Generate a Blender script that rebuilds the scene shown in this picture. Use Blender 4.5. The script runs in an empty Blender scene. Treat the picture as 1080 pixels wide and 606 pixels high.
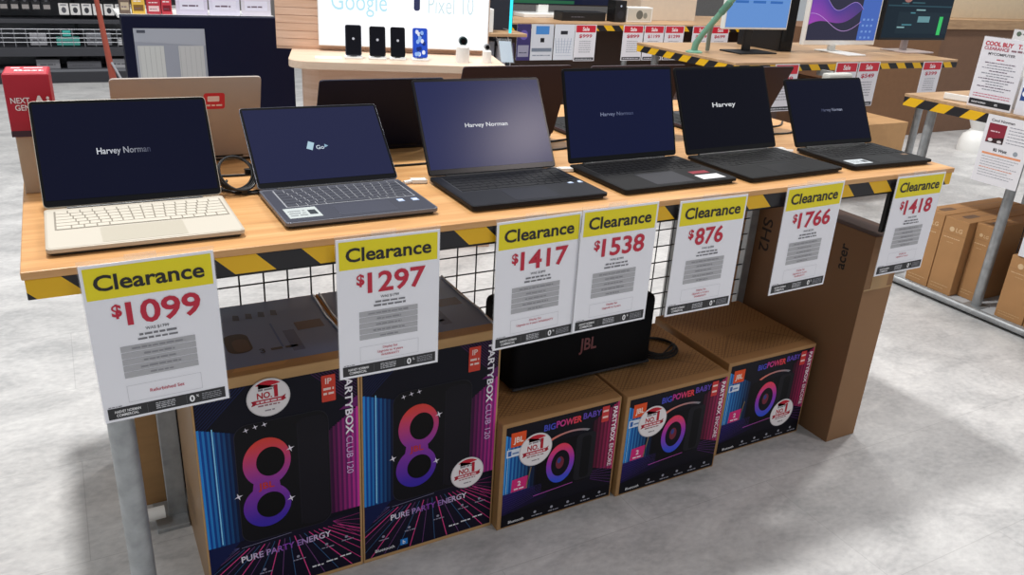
import bpy, bmesh, math, random
from mathutils import Vector, Matrix
random.seed(7)
C = bpy.context.scene
COL = C.collection
PI = math.pi
sin, cos = math.sin, math.cos

# ------------------------------------------------------------------ camera
cam_d = bpy.data.cameras.new('camera'); cam = bpy.data.objects.new('camera', cam_d); COL.objects.link(cam)
cam_d.sensor_fit = 'HORIZONTAL'; cam_d.sensor_width = 36.0; cam_d.lens = 851.06 / 1080 * 36; cam_d.clip_start = .05; cam_d.clip_end = 100
YAW, PITCH, ROLL = .51831, .39852, .06176
fw = Vector((sin(YAW)*cos(PITCH), cos(YAW)*cos(PITCH), -sin(PITCH)))
r0 = Vector((cos(YAW), -sin(YAW), 0)); u0 = r0.cross(fw)
rt = cos(ROLL)*r0 + sin(ROLL)*u0; up = -sin(ROLL)*r0 + cos(ROLL)*u0
cam.matrix_world = Matrix(((rt.x, up.x, -fw.x, .0988), (rt.y, up.y, -fw.y, -1.4025), (rt.z, up.z, -fw.z, 1.47), (0, 0, 0, 1)))
C.camera = cam
# ------------------------------------------------------------------ world, lamps, exposure
W = bpy.data.worlds.new('store_air'); C.world = W; W.use_nodes = True
W.node_tree.nodes['Background'].inputs[0].default_value = (.90, .95, 1.0, 1)
W.node_tree.nodes['Background'].inputs[1].default_value = .40
def lamp(name, loc, sx, sy, power, col=(1, .985, .965), tgt=None):
    d = bpy.data.lights.new(name, 'AREA'); d.shape = 'RECTANGLE'; d.size = sx; d.size_y = sy; d.energy = power; d.color = col
    o = bpy.data.objects.new(name, d); COL.objects.link(o); o.location = loc
    if tgt: o.rotation_euler = (Vector(tgt)-Vector(loc)).to_track_quat('-Z', 'Y').to_euler()
    return o
lamp('ceiling_lamp', (.2, 1.7, 6.2), .35, .5, 325)
lamp('ceiling_lamp', (-2.2, -.6, 6.0), .8, .8, 50)
lamp('ceiling_lamp', (4.8, -4.2, 6.0), .7, .7, 110, (1, .88, .86))
lamp('ceiling_lamp', (4.6, 4.6, 6.0), 1.2, 1.2, 170)
lamp('ceiling_lamp', (-1.5, 6.0, 6.0), 1.2, 1.2, 60)
lamp('ceiling_lamp', (6.2, 1.5, 6.0), .5, .5, 170)
C.view_settings.view_transform = 'Standard'; C.view_settings.look = 'None'
C.view_settings.exposure = 0.0; C.view_settings.gamma = 1.0; C.view_settings.use_curve_mapping = False

# ------------------------------------------------------------------ colour and materials
def lin(h):
    if not isinstance(h, str): return tuple(h[:3])
    h = h.lstrip('#'); o = []
    for i in (0, 2, 4):
        c = int(h[i:i+2], 16) / 255
        o.append(c/12.92 if c <= .04045 else ((c+.055)/1.055)**2.4)
    return tuple(o)
def mixc(a, b, t):
    a = lin(a); b = lin(b); return tuple(a[i]*(1-t)+b[i]*t for i in range(3))
MATS = {}
def M(name, col='888888', rough=.5, metal=0., noise=0., scale=20., coat=0., spec=.5, emit=None, estr=0., alpha=1., trans=0., stretch=(1, 1, 1), bump=0.):
    if name in MATS: return MATS[name]
    m = bpy.data.materials.new(name); m.use_nodes = True; nt = m.node_tree; b = nt.nodes['Principled BSDF']
    c = lin(col)
    b.inputs['Base Color'].default_value = (*c, 1); b.inputs['Roughness'].default_value = rough; b.inputs['Metallic'].default_value = metal
    b.inputs['Coat Weight'].default_value = coat; b.inputs['Specular IOR Level'].default_value = spec; b.inputs['Alpha'].default_value = alpha
    b.inputs['Transmission Weight'].default_value = trans
    if emit: b.inputs['Emission Color'].default_value = (*lin(emit), 1); b.inputs['Emission Strength'].default_value = estr
    if noise or bump:
        tc = nt.nodes.new('ShaderNodeTexCoord'); mp = nt.nodes.new('ShaderNodeMapping'); nz = nt.nodes.new('ShaderNodeTexNoise')
        mp.inputs['Scale'].default_value = stretch; nz.inputs['Scale'].default_value = scale; nz.inputs['Detail'].default_value = 6
        nt.links.new(tc.outputs['Object'], mp.inputs[0]); nt.links.new(mp.outputs[0], nz.inputs['Vector'])
        if noise:
            r = nt.nodes.new('ShaderNodeValToRGB'); r.color_ramp.elements[0].position = .3; r.color_ramp.elements[1].position = .7
            r.color_ramp.elements[0].color = (*[max(0, x*(1-noise)) for x in c], 1); r.color_ramp.elements[1].color = (*[min(1, x*(1+noise)) for x in c], 1)
            nt.links.new(nz.outputs['Fac'], r.inputs[0]); nt.links.new(r.outputs[0], b.inputs['Base Color'])
        if bump:
            bp = nt.nodes.new('ShaderNodeBump'); bp.inputs['Strength'].default_value = bump; bp.inputs['Distance'].default_value = .002
            nt.links.new(nz.outputs['Fac'], bp.inputs['Height']); nt.links.new(bp.outputs[0], b.inputs['Normal'])
    MATS[name] = m; return m
def art_mat(name, rough=.4, estr=0., spec=.5, coat=0.):
    if name in MATS: return MATS[name]
    m = bpy.data.materials.new(name); m.use_nodes = True; nt = m.node_tree; b = nt.nodes['Principled BSDF']
    a = nt.nodes.new('ShaderNodeAttribute'); a.attribute_name = 'ink'
    nt.links.new(a.outputs['Color'], b.inputs['Base Color']); b.inputs['Roughness'].default_value = rough
    b.inputs['Specular IOR Level'].default_value = spec; b.inputs['Coat Weight'].default_value = coat
    if estr:
        b.inputs['Base Color'].default_value = (.004, .004, .006, 1)
        for lk in list(b.inputs['Base Color'].links): nt.links.remove(lk)
        nt.links.new(a.outputs['Color'], b.inputs['Emission Color']); b.inputs['Emission Strength'].default_value = estr
    MATS[name] = m; return m
def math_node(nt, op, a, b=None, c=None):
    n = nt.nodes.new('ShaderNodeMath'); n.operation = op
    for i, v in enumerate((a, b, c)):
        if v is None: continue
        if isinstance(v, (int, float)): n.inputs[i].default_value = v
        else: nt.links.new(v, n.inputs[i])
    return n.outputs[0]
def hazard_mat(name, axis, period, start, duty, slope, scale_noise=.06):
    """yellow and black diagonal warning tape; axis = the object coordinate the tape runs along"""
    m = bpy.data.materials.new(name); m.use_nodes = True; nt = m.node_tree; b = nt.nodes['Principled BSDF']
    tc = nt.nodes.new('ShaderNodeTexCoord'); s = nt.nodes.new('ShaderNodeSeparateXYZ'); nt.links.new(tc.outputs['Object'], s.inputs[0])
    a = s.outputs['XYZ'.index(axis)]
    t = math_node(nt, 'ADD', math_node(nt, 'MULTIPLY', s.outputs[2], slope), a)
    f = math_node(nt, 'FRACT', math_node(nt, 'DIVIDE', math_node(nt, 'SUBTRACT', t, start), period))
    g = math_node(nt, 'LESS_THAN', f, duty)
    mx = nt.nodes.new('ShaderNodeMix'); mx.data_type = 'RGBA'
    nt.links.new(g, mx.inputs['Factor'])
    mx.inputs['A'].default_value = (*lin('e9b50a'), 1); mx.inputs['B'].default_value = (*lin('17151a'), 1)
    nt.links.new(mx.outputs['Result'], b.inputs['Base Color']); b.inputs['Roughness'].default_value = .42
    return m
def wood_mat(name, c1, c2, c3, sc=(1.2, 14, 14), rough=.38, ring=3.):
    if name in MATS: return MATS[name]
    m = bpy.data.materials.new(name); m.use_nodes = True; nt = m.node_tree; b = nt.nodes['Principled BSDF']
    tc = nt.nodes.new('ShaderNodeTexCoord'); mp = nt.nodes.new('ShaderNodeMapping'); mp.inputs['Scale'].default_value = sc
    nz = nt.nodes.new('ShaderNodeTexNoise'); nz.inputs['Scale'].default_value = ring; nz.inputs['Detail'].default_value = 8; nz.inputs['Roughness'].default_value = .62; nz.inputs['Distortion'].default_value = .5
    nt.links.new(tc.outputs['Object'], mp.inputs[0]); nt.links.new(mp.outputs[0], nz.inputs['Vector'])
    r = nt.nodes.new('ShaderNodeValToRGB'); e = r.color_ramp.elements
    e[0].position = .28; e[0].color = (*lin(c1), 1); e[1].position = .72; e[1].color = (*lin(c3), 1)
    k = e.new(.5); k.color = (*lin(c2), 1)
    nt.links.new(nz.outputs['Fac'], r.inputs[0]); nt.links.new(r.outputs[0], b.inputs['Base Color']); b.inputs['Roughness'].default_value = rough
    MATS[name] = m; return m

# ------------------------------------------------------------------ object helpers
class MB:
    """collects shapes and links them as ONE mesh object"""
    def __init__(s): s.v = []; s.f = []; s.mi = []; s.m = 0
    def poly(s, pts):
        n = len(s.v); s.v += [tuple(p) for p in pts]; s.f.append(tuple(range(n, n+len(pts)))); s.mi.append(s.m); return s
    def box(s, x0, x1, y0, y1, z0, z1):
        return s.obox((x0, y0, z0), (x1-x0, 0, 0), (0, y1-y0, 0), (0, 0, z1-z0))
    def obox(s, o, a, b, c):
        o, a, b, c = map(Vector, (o, a, b, c)); n = len(s.v)
        s.v += [tuple(o+a*i+b*j+c*k) for k in (0, 1) for j in (0, 1) for i in (0, 1)]
        for q in ((0, 2, 3, 1), (4, 5, 7, 6), (0, 1, 5, 4), (2, 6, 7, 3), (0, 4, 6, 2), (1, 3, 7, 5)):
            s.f.append(tuple(n+i for i in q)); s.mi.append(s.m)
        return s
    def prism(s, pts, d):
        """extrude a polygon (3-D points) along d"""
        d = Vector(d); n = len(s.v); k = len(pts); P = [Vector(p) for p in pts]
        s.v += [tuple(p) for p in P] + [tuple(p+d) for p in P]
        s.f.append(tuple(range(n+k-1, n-1, -1))); s.f.append(tuple(range(n+k, n+2*k))); s.mi += [s.m]*2
        for i in range(k):
            j = (i+1) % k; s.f.append((n+i, n+j, n+k+j, n+k+i)); s.mi.append(s.m)
        return s
    def tube(s, pts, r, n=10, closed=False):
        P = [Vector(p) for p in pts]; k = len(P); rs = r if isinstance(r, (list, tuple)) else [r]*k; base = len(s.v); pa = None
        for i, p in enumerate(P):
            if closed: t = P[(i+1) % k]-P[i-1]
            else: t = (P[min(i+1, k-1)]-P[max(i-1, 0)])
            t.normalize()
            if pa is None: a = t.orthogonal().normalized()
            else:
                a = pa - t*pa.dot(t); a = a.normalized() if a.length > 1e-6 else t.orthogonal().normalized()
            pa = a; b = t.cross(a)
            for j in range(n):
                an = 2*PI*j/n; s.v.append(tuple(p+(a*cos(an)+b*sin(an))*rs[i]))
        for i in range(k if closed else k-1):
            for j in range(n):
                i2 = (i+1) % k
                s.f.append((base+i*n+j, base+i*n+(j+1) % n, base+i2*n+(j+1) % n, base+i2*n+j)); s.mi.append(s.m)
        if not closed:
            s.f.append(tuple(base+j for j in range(n-1, -1, -1))); s.f.append(tuple(base+(k-1)*n+j for j in range(n))); s.mi += [s.m]*2
        return s
    def lathe(s, prof, c=(0, 0, 0), n=28):
        c = Vector(c); b = len(s.v); k = len(prof)
        for (r, z) in prof:
            for j in range(n): s.v.append((c.x+r*cos(2*PI*j/n), c.y+r*sin(2*PI*j/n), c.z+z))
        for i in range(k-1):
            for j in range(n):
                s.f.append((b+i*n+j, b+i*n+(j+1) % n, b+(i+1)*n+(j+1) % n, b+(i+1)*n+j)); s.mi.append(s.m)
        s.f.append(tuple(b+j for j in range(n-1, -1, -1))); s.f.append(tuple(b+(k-1)*n+j for j in range(n))); s.mi += [s.m]*2
        return s
    def build(s, name, mat, parent=None, bevel=0., seg=2, smooth=False, loc=None, rotz=0., vert_bevel=None):
        me = bpy.data.meshes.new(name); me.from_pydata(s.v, [], s.f)
        mats = mat if isinstance(mat, (list, tuple)) else [mat]
        for m_ in mats: me.materials.append(m_)
        if len(mats) > 1: me.polygons.foreach_set('material_index', s.mi)
        bm = bmesh.new(); bm.from_mesh(me); bmesh.ops.recalc_face_normals(bm, faces=bm.faces)
        if vert_bevel:
            es = [e for e in bm.edges if abs((e.verts[0].co-e.verts[1].co).normalized().dot(Vector(vert_bevel[0]))) > .99]
            bmesh.ops.bevel(bm, geom=es, offset=vert_bevel[1], segments=vert_bevel[2], affect='EDGES', profile=.5, clamp_overlap=True)
        if bevel:
            es = [e for e in bm.edges if len(e.link_faces) == 2 and e.calc_face_angle(0) > .6]
            bmesh.ops.bevel(bm, geom=es, offset=bevel, segments=seg, affect='EDGES', profile=.5, clamp_overlap=True)
        bm.to_mesh(me); bm.free()
        if smooth:
            me.polygons.foreach_set('use_smooth', [True]*len(me.polygons)); me.set_sharp_from_angle(angle=.7)
        o = bpy.data.objects.new(name, me); COL.objects.link(o)
        if parent: o.parent = parent
        if loc: o.location = loc
        if rotz: o.rotation_euler = (0, 0, rotz)
        return o
def tag(o, label, cat, group=None, kind=None):
    o['label'] = label; o['category'] = cat
    if group: o['group'] = group
    if kind: o['kind'] = kind
    return o
def thing(name, label, cat, loc=(0, 0, 0), rotz=0., group=None):
    o = bpy.data.objects.new(name, None); COL.objects.link(o); o.empty_display_size = .05
    o.location = loc; o.rotation_euler = (0, 0, rotz)
    return tag(o, label, cat, group)
def struct(o): o['kind'] = 'structure'; return o
def bx(name, mat, parent, x0, x1, y0, y1, z0, z1, bevel=.002, **k):
    return MB().box(x0, x1, y0, y1, z0, z1).build(name, mat, parent, bevel=bevel, **k)

# ------------------------------------------------------------------ printed artwork
TXT = {}
def text_geo(s, bold):
    k = (s, bold)
    if k not in TXT:
        cu = bpy.data.curves.new('t', 'FONT'); cu.body = s; cu.size = 1; cu.offset = bold; cu.resolution_u = 3
        ob = bpy.data.objects.new('t', cu); me = ob.to_mesh()
        v = [(p.co.x, p.co.y) for p in me.vertices]; f = [tuple(p.vertices) for p in me.polygons]
        ob.to_mesh_clear(); bpy.data.objects.remove(ob); bpy.data.curves.remove(cu)
        TXT[k] = (v, f)
    return TXT[k]
CAP = None
class Art:
    def __init__(s): s.v = []; s.f = []; s.c = []
    def poly(s, pts, c, l=1):
        n = len(s.v); l = l+(len(s.f) % 40)*.02
        for i, p in enumerate(pts):
            s.v.append((p[0], p[1], l)); s.c.append(lin(c(*p[:2]) if callable(c) else (c[i] if isinstance(c, list) else c)))
        s.f.append(tuple(range(n, n+len(pts)))); return s
    def rect(s, x0, y0, x1, y1, c, l=1): return s.poly([(x0, y0), (x1, y0), (x1, y1), (x0, y1)], c, l)
    def line(s, x0, y0, x1, y1, w, c, l=1):
        d = Vector((x1-x0, y1-y0)); n = Vector((-d.y, d.x)).normalized()*w/2
        return s.poly([(x0-n.x, y0-n.y), (x1-n.x, y1-n.y), (x1+n.x, y1+n.y), (x0+n.x, y0+n.y)], c, l)
    def disc(s, x, y, rx, ry, c, l=1, n=36): return s.poly([(x+rx*cos(2*PI*i/n), y+ry*sin(2*PI*i/n)) for i in range(n)], c, l)
    def ring(s, x, y, rx, ry, t, c, l=1, n=40, hx=0, hy=0):
        for i in range(n):
            a, b = 2*PI*i/n, 2*PI*(i+1)/n
            s.poly([(x+rx*cos(a), y+ry*sin(a)), (x+rx*cos(b), y+ry*sin(b)), (x+hx+rx*t*cos(b), y+hy+ry*t*sin(b)), (x+hx+rx*t*cos(a), y+hy+ry*t*sin(a))], c, l)
        return s
    def rrect(s, x0, y0, x1, y1, r, c, l=1):
        P = []
        for cx, cy, a in ((x1-r, y1-r, 0), (x0+r, y1-r, 1), (x0+r, y0+r, 2), (x1-r, y0+r, 3)):
            for i in range(7): P.append((cx+r*cos(a*PI/2+i*PI/12), cy+r*sin(a*PI/2+i*PI/12)))
        return s.poly(P, c, l)
    def text(s, t, x, y, h, c, l=2, align='l', bold=0., rot=0., width=None):
        """h = height of a capital; width = squeeze or stretch the line to this length"""
        global CAP
        if CAP is None: CAP = max(p[1] for p in text_geo('H', 0)[0])
        v, f = text_geo(t, bold)
        if not v: return s
        k = h/CAP; x0 = min(p[0] for p in v); x1 = max(p[0] for p in v); kx = k if width is None else width/(x1-x0)
        l += .82; off = {'l': x0, 'c': (x0+x1)/2, 'r': x1}[align]; cr, sr = cos(rot), sin(rot); n = len(s.v)
        for p in v:
            a, b = (p[0]-off)*kx, p[1]*k; X, Y = x+a*cr-b*sr, y+a*sr+b*cr
            s.v.append((X, Y, l)); s.c.append(lin(c(X, Y) if callable(c) else c))
        s.f += [tuple(n+i for i in q) for q in f]; return s
    def greek(s, x0, x1, y, h, c, l=2, seed=0):
        """a line of print too small to read"""
        r = random.Random(seed*7919+int(x0*1e4)+int(y*1e5)); x = x0
        while x < x1-h*.4:
            w = min(h*r.uniform(1.2, 4.2), x1-x); s.rect(x, y, x+w, y+h*r.uniform(.75, 1.), c, l); x += w+h*.55
        return s
    def build(s, name, parent, o, u, v, mat, eps=.00035):
        o, u, v = Vector(o), Vector(u).normalized(), Vector(v).normalized(); n = u.cross(v)
        me = bpy.data.meshes.new(name); me.from_pydata([tuple(o+u*p[0]+v*p[1]+n*(p[2]*eps)) for p in s.v], [], s.f)
        at = me.attributes.new('ink', 'FLOAT_COLOR', 'POINT')
        at.data.foreach_set('color', [q for c in s.c for q in (c[0], c[1], c[2], 1.)])
        me.materials.append(mat)
        ob = bpy.data.objects.new(name, me); COL.objects.link(ob)
        if parent: ob.parent = parent
        return ob
INK = art_mat('printed_ink', .38); INKG = art_mat('glossy_print', .42, spec=.14); SCR = art_mat('lit_screen', .16, estr=.8, spec=.11); LBX = art_mat('lightbox_print', .4, estr=1.15)

# ------------------------------------------------------------------ materials
def floor_mat():
    m = bpy.data.materials.new('concrete_look_vinyl'); m.use_nodes = True; nt = m.node_tree; b = nt.nodes['Principled BSDF']
    tc = nt.nodes.new('ShaderNodeTexCoord'); mp = nt.nodes.new('ShaderNodeMapping'); mp.inputs['Scale'].default_value = (1.7, 2.6, 1); mp.inputs['Rotation'].default_value = (0, 0, .35)
    n1 = nt.nodes.new('ShaderNodeTexNoise'); n1.inputs['Scale'].default_value = 2.2; n1.inputs['Detail'].default_value = 9; n1.inputs['Roughness'].default_value = .68; n1.inputs['Distortion'].default_value = .6
    n2 = nt.nodes.new('ShaderNodeTexNoise'); n2.inputs['Scale'].default_value = 24; n2.inputs['Detail'].default_value = 5
    nt.links.new(tc.outputs['Object'], mp.inputs[0]); nt.links.new(mp.outputs[0], n1.inputs['Vector']); nt.links.new(mp.outputs[0], n2.inputs['Vector'])
    mixf = math_node(nt, 'ADD', math_node(nt, 'MULTIPLY', n1.outputs['Fac'], .72), math_node(nt, 'MULTIPLY', n2.outputs['Fac'], .28))
    r = nt.nodes.new('ShaderNodeValToRGB'); e = r.color_ramp.elements
    e[0].position = .36; e[0].color = (*lin('a8a8a8'), 1); e[1].position = .66; e[1].color = (*lin('d6d5d3'), 1); k = e.new(.5); k.color = (*lin('c1c0bf'), 1)
    nt.links.new(mixf, r.inputs[0])
    br = nt.nodes.new('ShaderNodeTexBrick'); br.inputs['Scale'].default_value = 1; br.inputs['Brick Width'].default_value = .92; br.inputs['Row Height'].default_value = .46; br.inputs['Mortar Size'].default_value = .0012
    br.inputs['Color1'].default_value = (1, 1, 1, 1); br.inputs['Color2'].default_value = (.95, .95, .95, 1); br.inputs['Mortar'].default_value = (.8, .8, .8, 1)
    nt.links.new(tc.outputs['Object'], br.inputs['Vector'])
    mx = nt.nodes.new('ShaderNodeMix'); mx.data_type = 'RGBA'; mx.blend_type = 'MULTIPLY'; mx.inputs['Factor'].default_value = 1
    nt.links.new(r.outputs[0], mx.inputs['A']); nt.links.new(br.outputs['Color'], mx.inputs['B']); nt.links.new(mx.outputs['Result'], b.inputs['Base Color'])
    b.inputs['Roughness'].default_value = .42; b.inputs['Specular IOR Level'].default_value = .4
    return m
OAK = wood_mat('oak_laminate', 'ba8653', 'd09c64', 'e0b37c')
OAKP = wood_mat('pale_oak_panel', 'cfa98e', 'd8b49b', 'e2c2ac', sc=(1, 1, 18), rough=.5)
OAKF = wood_mat('grey_oak_laminate', '9c7b5c', 'b5916c', 'c8a680')
STEEL = M('galvanised_steel', 'a3a6a8', .45, .55, noise=.16, scale=30)
BLACKM = M('black_powder_coat', '141417', .5)
MESHW = M('black_wire', '1b1b1d', .45)
CARD = M('brown_cardboard', 'a98154', .8, noise=.07, scale=9, stretch=(1, 1, 6))
CARDL = M('tan_cardboard', 'bd9564', .8, noise=.07, scale=9, stretch=(1, 1, 6))
CARDD = M('dark_brown_cardboard', '8a623f', .8, noise=.06, scale=9)
TAPE = M('parcel_tape', 'b08c5e', .25)
PAPER = M('white_card', 'f6f6fa', .35)
CLEAR = M('clear_plastic', 'f2f5f7', .08, alpha=.10, spec=.4)
BLK = M('black_plastic', '121215', .42); BLKG = M('black_gloss_plastic', '08080c', .25, spec=.25); GREYP = M('grey_plastic', '8d8f92', .5); WHT = M('white_plastic', 'ecece9', .35)
CABLE = M('black_cable', '101012', .5)

# ------------------------------------------------------------------ the setting
struct(MB().box(-8, 16, -6, 14, -.05, 0).build('floor', floor_mat()))
struct(MB().box(-8, 16, 14, 14.2, 0, 4).build('wall_back', M('store_wall', '8f8b88', .8, noise=.05)))

# ------------------------------------------------------------------ the main display table
H = .95; TL = 2.362; TD = 1.12
tb = thing('display_table', 'long oak topped table with hazard tape edge, laptops lined up on it', 'table')
bx('tabletop', OAK, tb, 0, TL, 0, TD, H-.014, H, .002)
bx('hazard_strip', hazard_mat('hazard_tape_front', 'X', .155, .055+H-.014, .53, 1.0), tb, .004, TL-.002, .003, .022, H-.05, H-.0142, .0015)
bx('hazard_strip', hazard_mat('hazard_tape_side', 'Y', .155, .1, .5, 1.0), tb, .004, .022, .0225, TD-.004, H-.05, H-.0142, .0015)
bx('hazard_strip', hazard_mat('hazard_tape_side2', 'Y', .155, .0, .5, 1.0), tb, TL-.022, TL-.002, .0225, TD-.004, H-.05, H-.0142, .0015)
for (x, y, mt) in ((.11, .055, STEEL), (.11, TD-.06, STEEL), (TL-.11, TD-.09, STEEL)):
    MB().tube([(x, y, .012), (x, y, H-.0145)], .0235, 20).lathe([(.032, 0), (.032, .012), (.026, .016)], (x, y, 0), 20).build('leg', mt, tb, smooth=True)
a = MB()
for y in (.035, TD-.06): a.box(.11, TL-.11, y-.012, y+.012, H-.062, H-.0145)
for x in (.11, TL-.11): a.box(x-.012, x+.012, .05, TD-.05, H-.046, H-.0145)
a.build('apron_rail', BLACKM, tb)
bx('black_bracket', BLACKM, tb, 2.1325, 2.29, .024, .036, .768, H-.0145, .001)
# wire back panel in its frame
YM = .555
a = MB(); a.box(.195, .242, YM-.012, YM+.012, .0, H-.015); a.box(2.15, 2.186, YM-.012, YM+.012, 0, H-.015); a.box(.16, .241, YM-.06, YM+.06, 0, .012); a.box(.243, 2.15, YM-.012, YM+.012, .05, .075)
fr = a.build('mesh_frame', STEEL, tb, bevel=.002)
a = MB(); n = int((2.15-.243)/.0605)
for i in range(1, n+1):
    x = .243+i*.0605; a.tube([(x, YM, .07), (x, YM, H-.015)], .0022, 6)
for k in range(1, 16):
    z = .07+k*.0575; a.tube([(.243, YM-.003, z), (2.15, YM-.003, z)], .0022, 6)
a.build('wire_mesh', MESHW, fr)
a = MB(); a.tube([(.1, YM-.03, .045), (.185, YM-.03, .045)], .017, 16).build('rail_end', WHT, tb, smooth=True)

# ------------------------------------------------------------------ laptops
KEYS = {}
def laptop(label, loc, yaw, w, l, lean, lh, body, deck, keyc, scr, art=None, th=.0145, pad=(.3, .68, .06, .38), kb=(.06, .94, .42, .9), bez=.006, chin=.016, extra=None, rows=6, cols=14, bezc=None, group=None, bezlow=None, open_back=False, name='laptop', rim=None, smat=None):
    t = thing(name, label, 'laptop', loc, yaw, group)
    MB().box(0, w, 0, l, th-.0078, th).build('base', body, t, vert_bevel=((0, 0, 1), .009, 3), bevel=.0012)
    MB().box(.006, w-.006, .006, l-.004, .0015, th-.0078).build('bottom_shadow_slab', BLK, t, vert_bevel=((0, 0, 1), .009, 3))  # inset underside slab, coloured black so the gap reads as a shadow line
    MB().box(.004, w-.004, .004, l-.012, th-.001, th+.0004).build('deck', deck, t, vert_bevel=((0, 0, 1), .007, 3))
    a = MB()
    for fx in (.03, w-.045):
        for fy in (.02, l-.03): a.box(fx, fx+.015, fy, fy+.008, 0, .0016)
    a.build('rubber_feet', BLK, t)
    x0, x1, y0, y1 = kb[0]*w, kb[1]*w, kb[2]*l, kb[3]*l; zk = th+.0004
    well = MB().box(x0-.002, x1+.002, y0-.002, y1+.002, zk-.0006, zk+.0001).build('keyboard', keyc[0], t)
    a = MB(); rh = (y1-y0)/rows
    for r in range(rows):
        yy = y0+r*rh
        if r == 0: ws = [1.2, 1, 1, 1, 5, 1, 1, 1, 1, 1]
        else: ws = [1+.25*(5-r)]+[1]*(cols-2)+[1+.25*(5-r)]
        tot = sum(ws); x = x0
        for q in ws:
            kw = q/tot*(x1-x0); a.box(x+.0012, x+kw-.0012, yy+.0012, yy+rh-.0012, zk, zk+.0011); x += kw
    a.build('keycaps', keyc[1], well)
    MB().box(pad[0]*w, pad[1]*w, pad[2]*l, pad[3]*l, zk-.0005, zk+.0003).build('touchpad', keyc[2], t, vert_bevel=((0, 0, 1), .003, 2))
    # lid
    s, c = sin(lean), cos(lean); O = Vector((0, l-.002, th)); V = Vector((0, s, c)); N = Vector((0, -c, s)); X = Vector((1, 0, 0))
    MB().tube([(w*.12, l-.003, th-.002), (w*.88, l-.003, th-.002)], .0045, 12).build('hinge', BLK, t, smooth=True)
    lid = MB().obox(O+V*.002-N*.005, X*w, V*(lh-.002), N*.005).build('lid', body, t, vert_bevel=(tuple(N), .008, 3), bevel=.0008)
    MB().obox(O+X*.0012+V*.004, X*(w-.0024), V*(lh-.0055), N*.0009).build('bezel', bezc or BLKG, lid, vert_bevel=(tuple(N), .007, 3))
    A = Art(); sw, sh0, sh1 = (bez, chin, lh-bez*1.2)
    A.rect(sw, sh0, w-sw, sh1, scr, 0)
    if art: art(A, w, lh)
    A.build('screen', lid, O+N*.0013, X, V, smat or SCR, .0002)
    if extra: extra(t, w, l, zk)
    return t, O, X, V, N
def sticker_fn(items):
    def f(t, w, l, z):
        for (x0, y0, x1, y1, c, kind) in items:
            A = Art(); A.rect(0, 0, (x1-x0)*w, (y1-y0)*l, c, 0)
            W_, H_ = (x1-x0)*w, (y1-y0)*l
            if kind == 'lines':
                for i in range(3): A.greek(W_*.08, W_*.6, H_*(.2+.22*i), H_*.1, '8a8f90', 1, i)
                A.rect(W_*.68, H_*.25, W_*.92, H_*.7, '2d3338', 1)
            elif kind == 'chip': A.rect(W_*.15, H_*.25, W_*.85, H_*.7, 'd8e4f0', 1)
            A.build('sticker', t, (x0*w, y0*l, z+.0002), (1, 0, 0), (0, 1, 0), INK, .0002)
    return f
GOLD = M('champagne_metal', 'bdb4a4', .45, .1); GOLDD = M('champagne_deck', 'c6bfb1', .5); GOLDK = M('champagne_keys', 'ccc5b7', .5); GOLDW = M('champagne_key_gaps', '8c8579', .6); GOLDP = M('champagne_touchpad', 'bdb6a6', .4)
SLAT = M('slate_metal', '6c6e78', .35, .4); SLATD = M('slate_deck', '474954', .4, .3, spec=.3); SLATK = M('slate_keys', '3a3c46', .45); SLATW = M('slate_key_gaps', '93959b', .5); SLATP = M('slate_touchpad', '484a56', .35, .2)
INKB = M('blue_black_body', '12141b', .5, .1, spec=.2); INKD = M('blue_black_deck', '161820', .5, .1, spec=.2); INKK = M('blue_black_keys', '0d0e13', .5, spec=.25); INKW = M('blue_black_gaps', '22242c', .6); INKP = M('blue_black_touchpad', '1c1e28', .5, spec=.2)
CHAR = M('charcoal_body', '111113', .55, spec=.2); CHARD = M('charcoal_deck', '131315', .6, spec=.2); CHARK = M('charcoal_keys', '0c0c0e', .5, spec=.25); CHARW = M('charcoal_gaps', '202023', .6); CHARP = M('charcoal_touchpad', '333338', .5, spec=.25)
def hn(x, y, width, h, c, c2=None, t='Harvey Norman', cut=None):
    def f(A, w, lh):
        col = c if c2 is None else (lambda X, Y: mixc(c, c2, min(1, max(0, (X/w-x)/width))))
        A.text(t, x*w, y*lh, h, col, 1, width=width*w, bold=.012)
    return f
laptop('champagne gold open laptop with black screen, leftmost on the near edge, above the $1099 sign',
       (.0382, .0543, H), .0019, .3222, .2321, .5743, .2158, GOLD, GOLDD, (GOLDW, GOLDK, GOLDP), '060a24', hn(.325, .475, .30, .0125, 'e8ecf4', '3c4058'),
       pad=(.27, .70, .05, .40), kb=(.055, .965, .43, .90))
def l2art(A, w, lh):
    A.poly([(.395*w, .455*lh), (.435*w, .43*lh), (.46*w, .52*lh), (.42*w, .545*lh)], 'bfe0f0', 1)
    A.text('Go', .465*w, .44*lh, .010, 'd8e8f4', 1, bold=.02)
    A.poly([(.525*w, .455*lh), (.555*w, .475*lh), (.53*w, .5*lh)], '9fc4dc', 1)
laptop('slate grey laptop with sticker on the palm rest, lid leaning far back, above $1297 sign',
       (.437, .0664, H), .0055, .3153, .2322, .824, .2115, SLAT, SLATD, (SLATW, SLATK, SLATP), '262a4c', l2art, kb=(.085, .95, .42, .92), pad=(.36, .74, .06, .36),
       extra=sticker_fn([(.045, .10, .25, .37, 'b9c0bf', 'lines'), (.80, .28, .845, .36, '9fb0d0', 'chip'), (.90, .27, .945, .35, '9fb0d0', 'chip')]))
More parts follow.
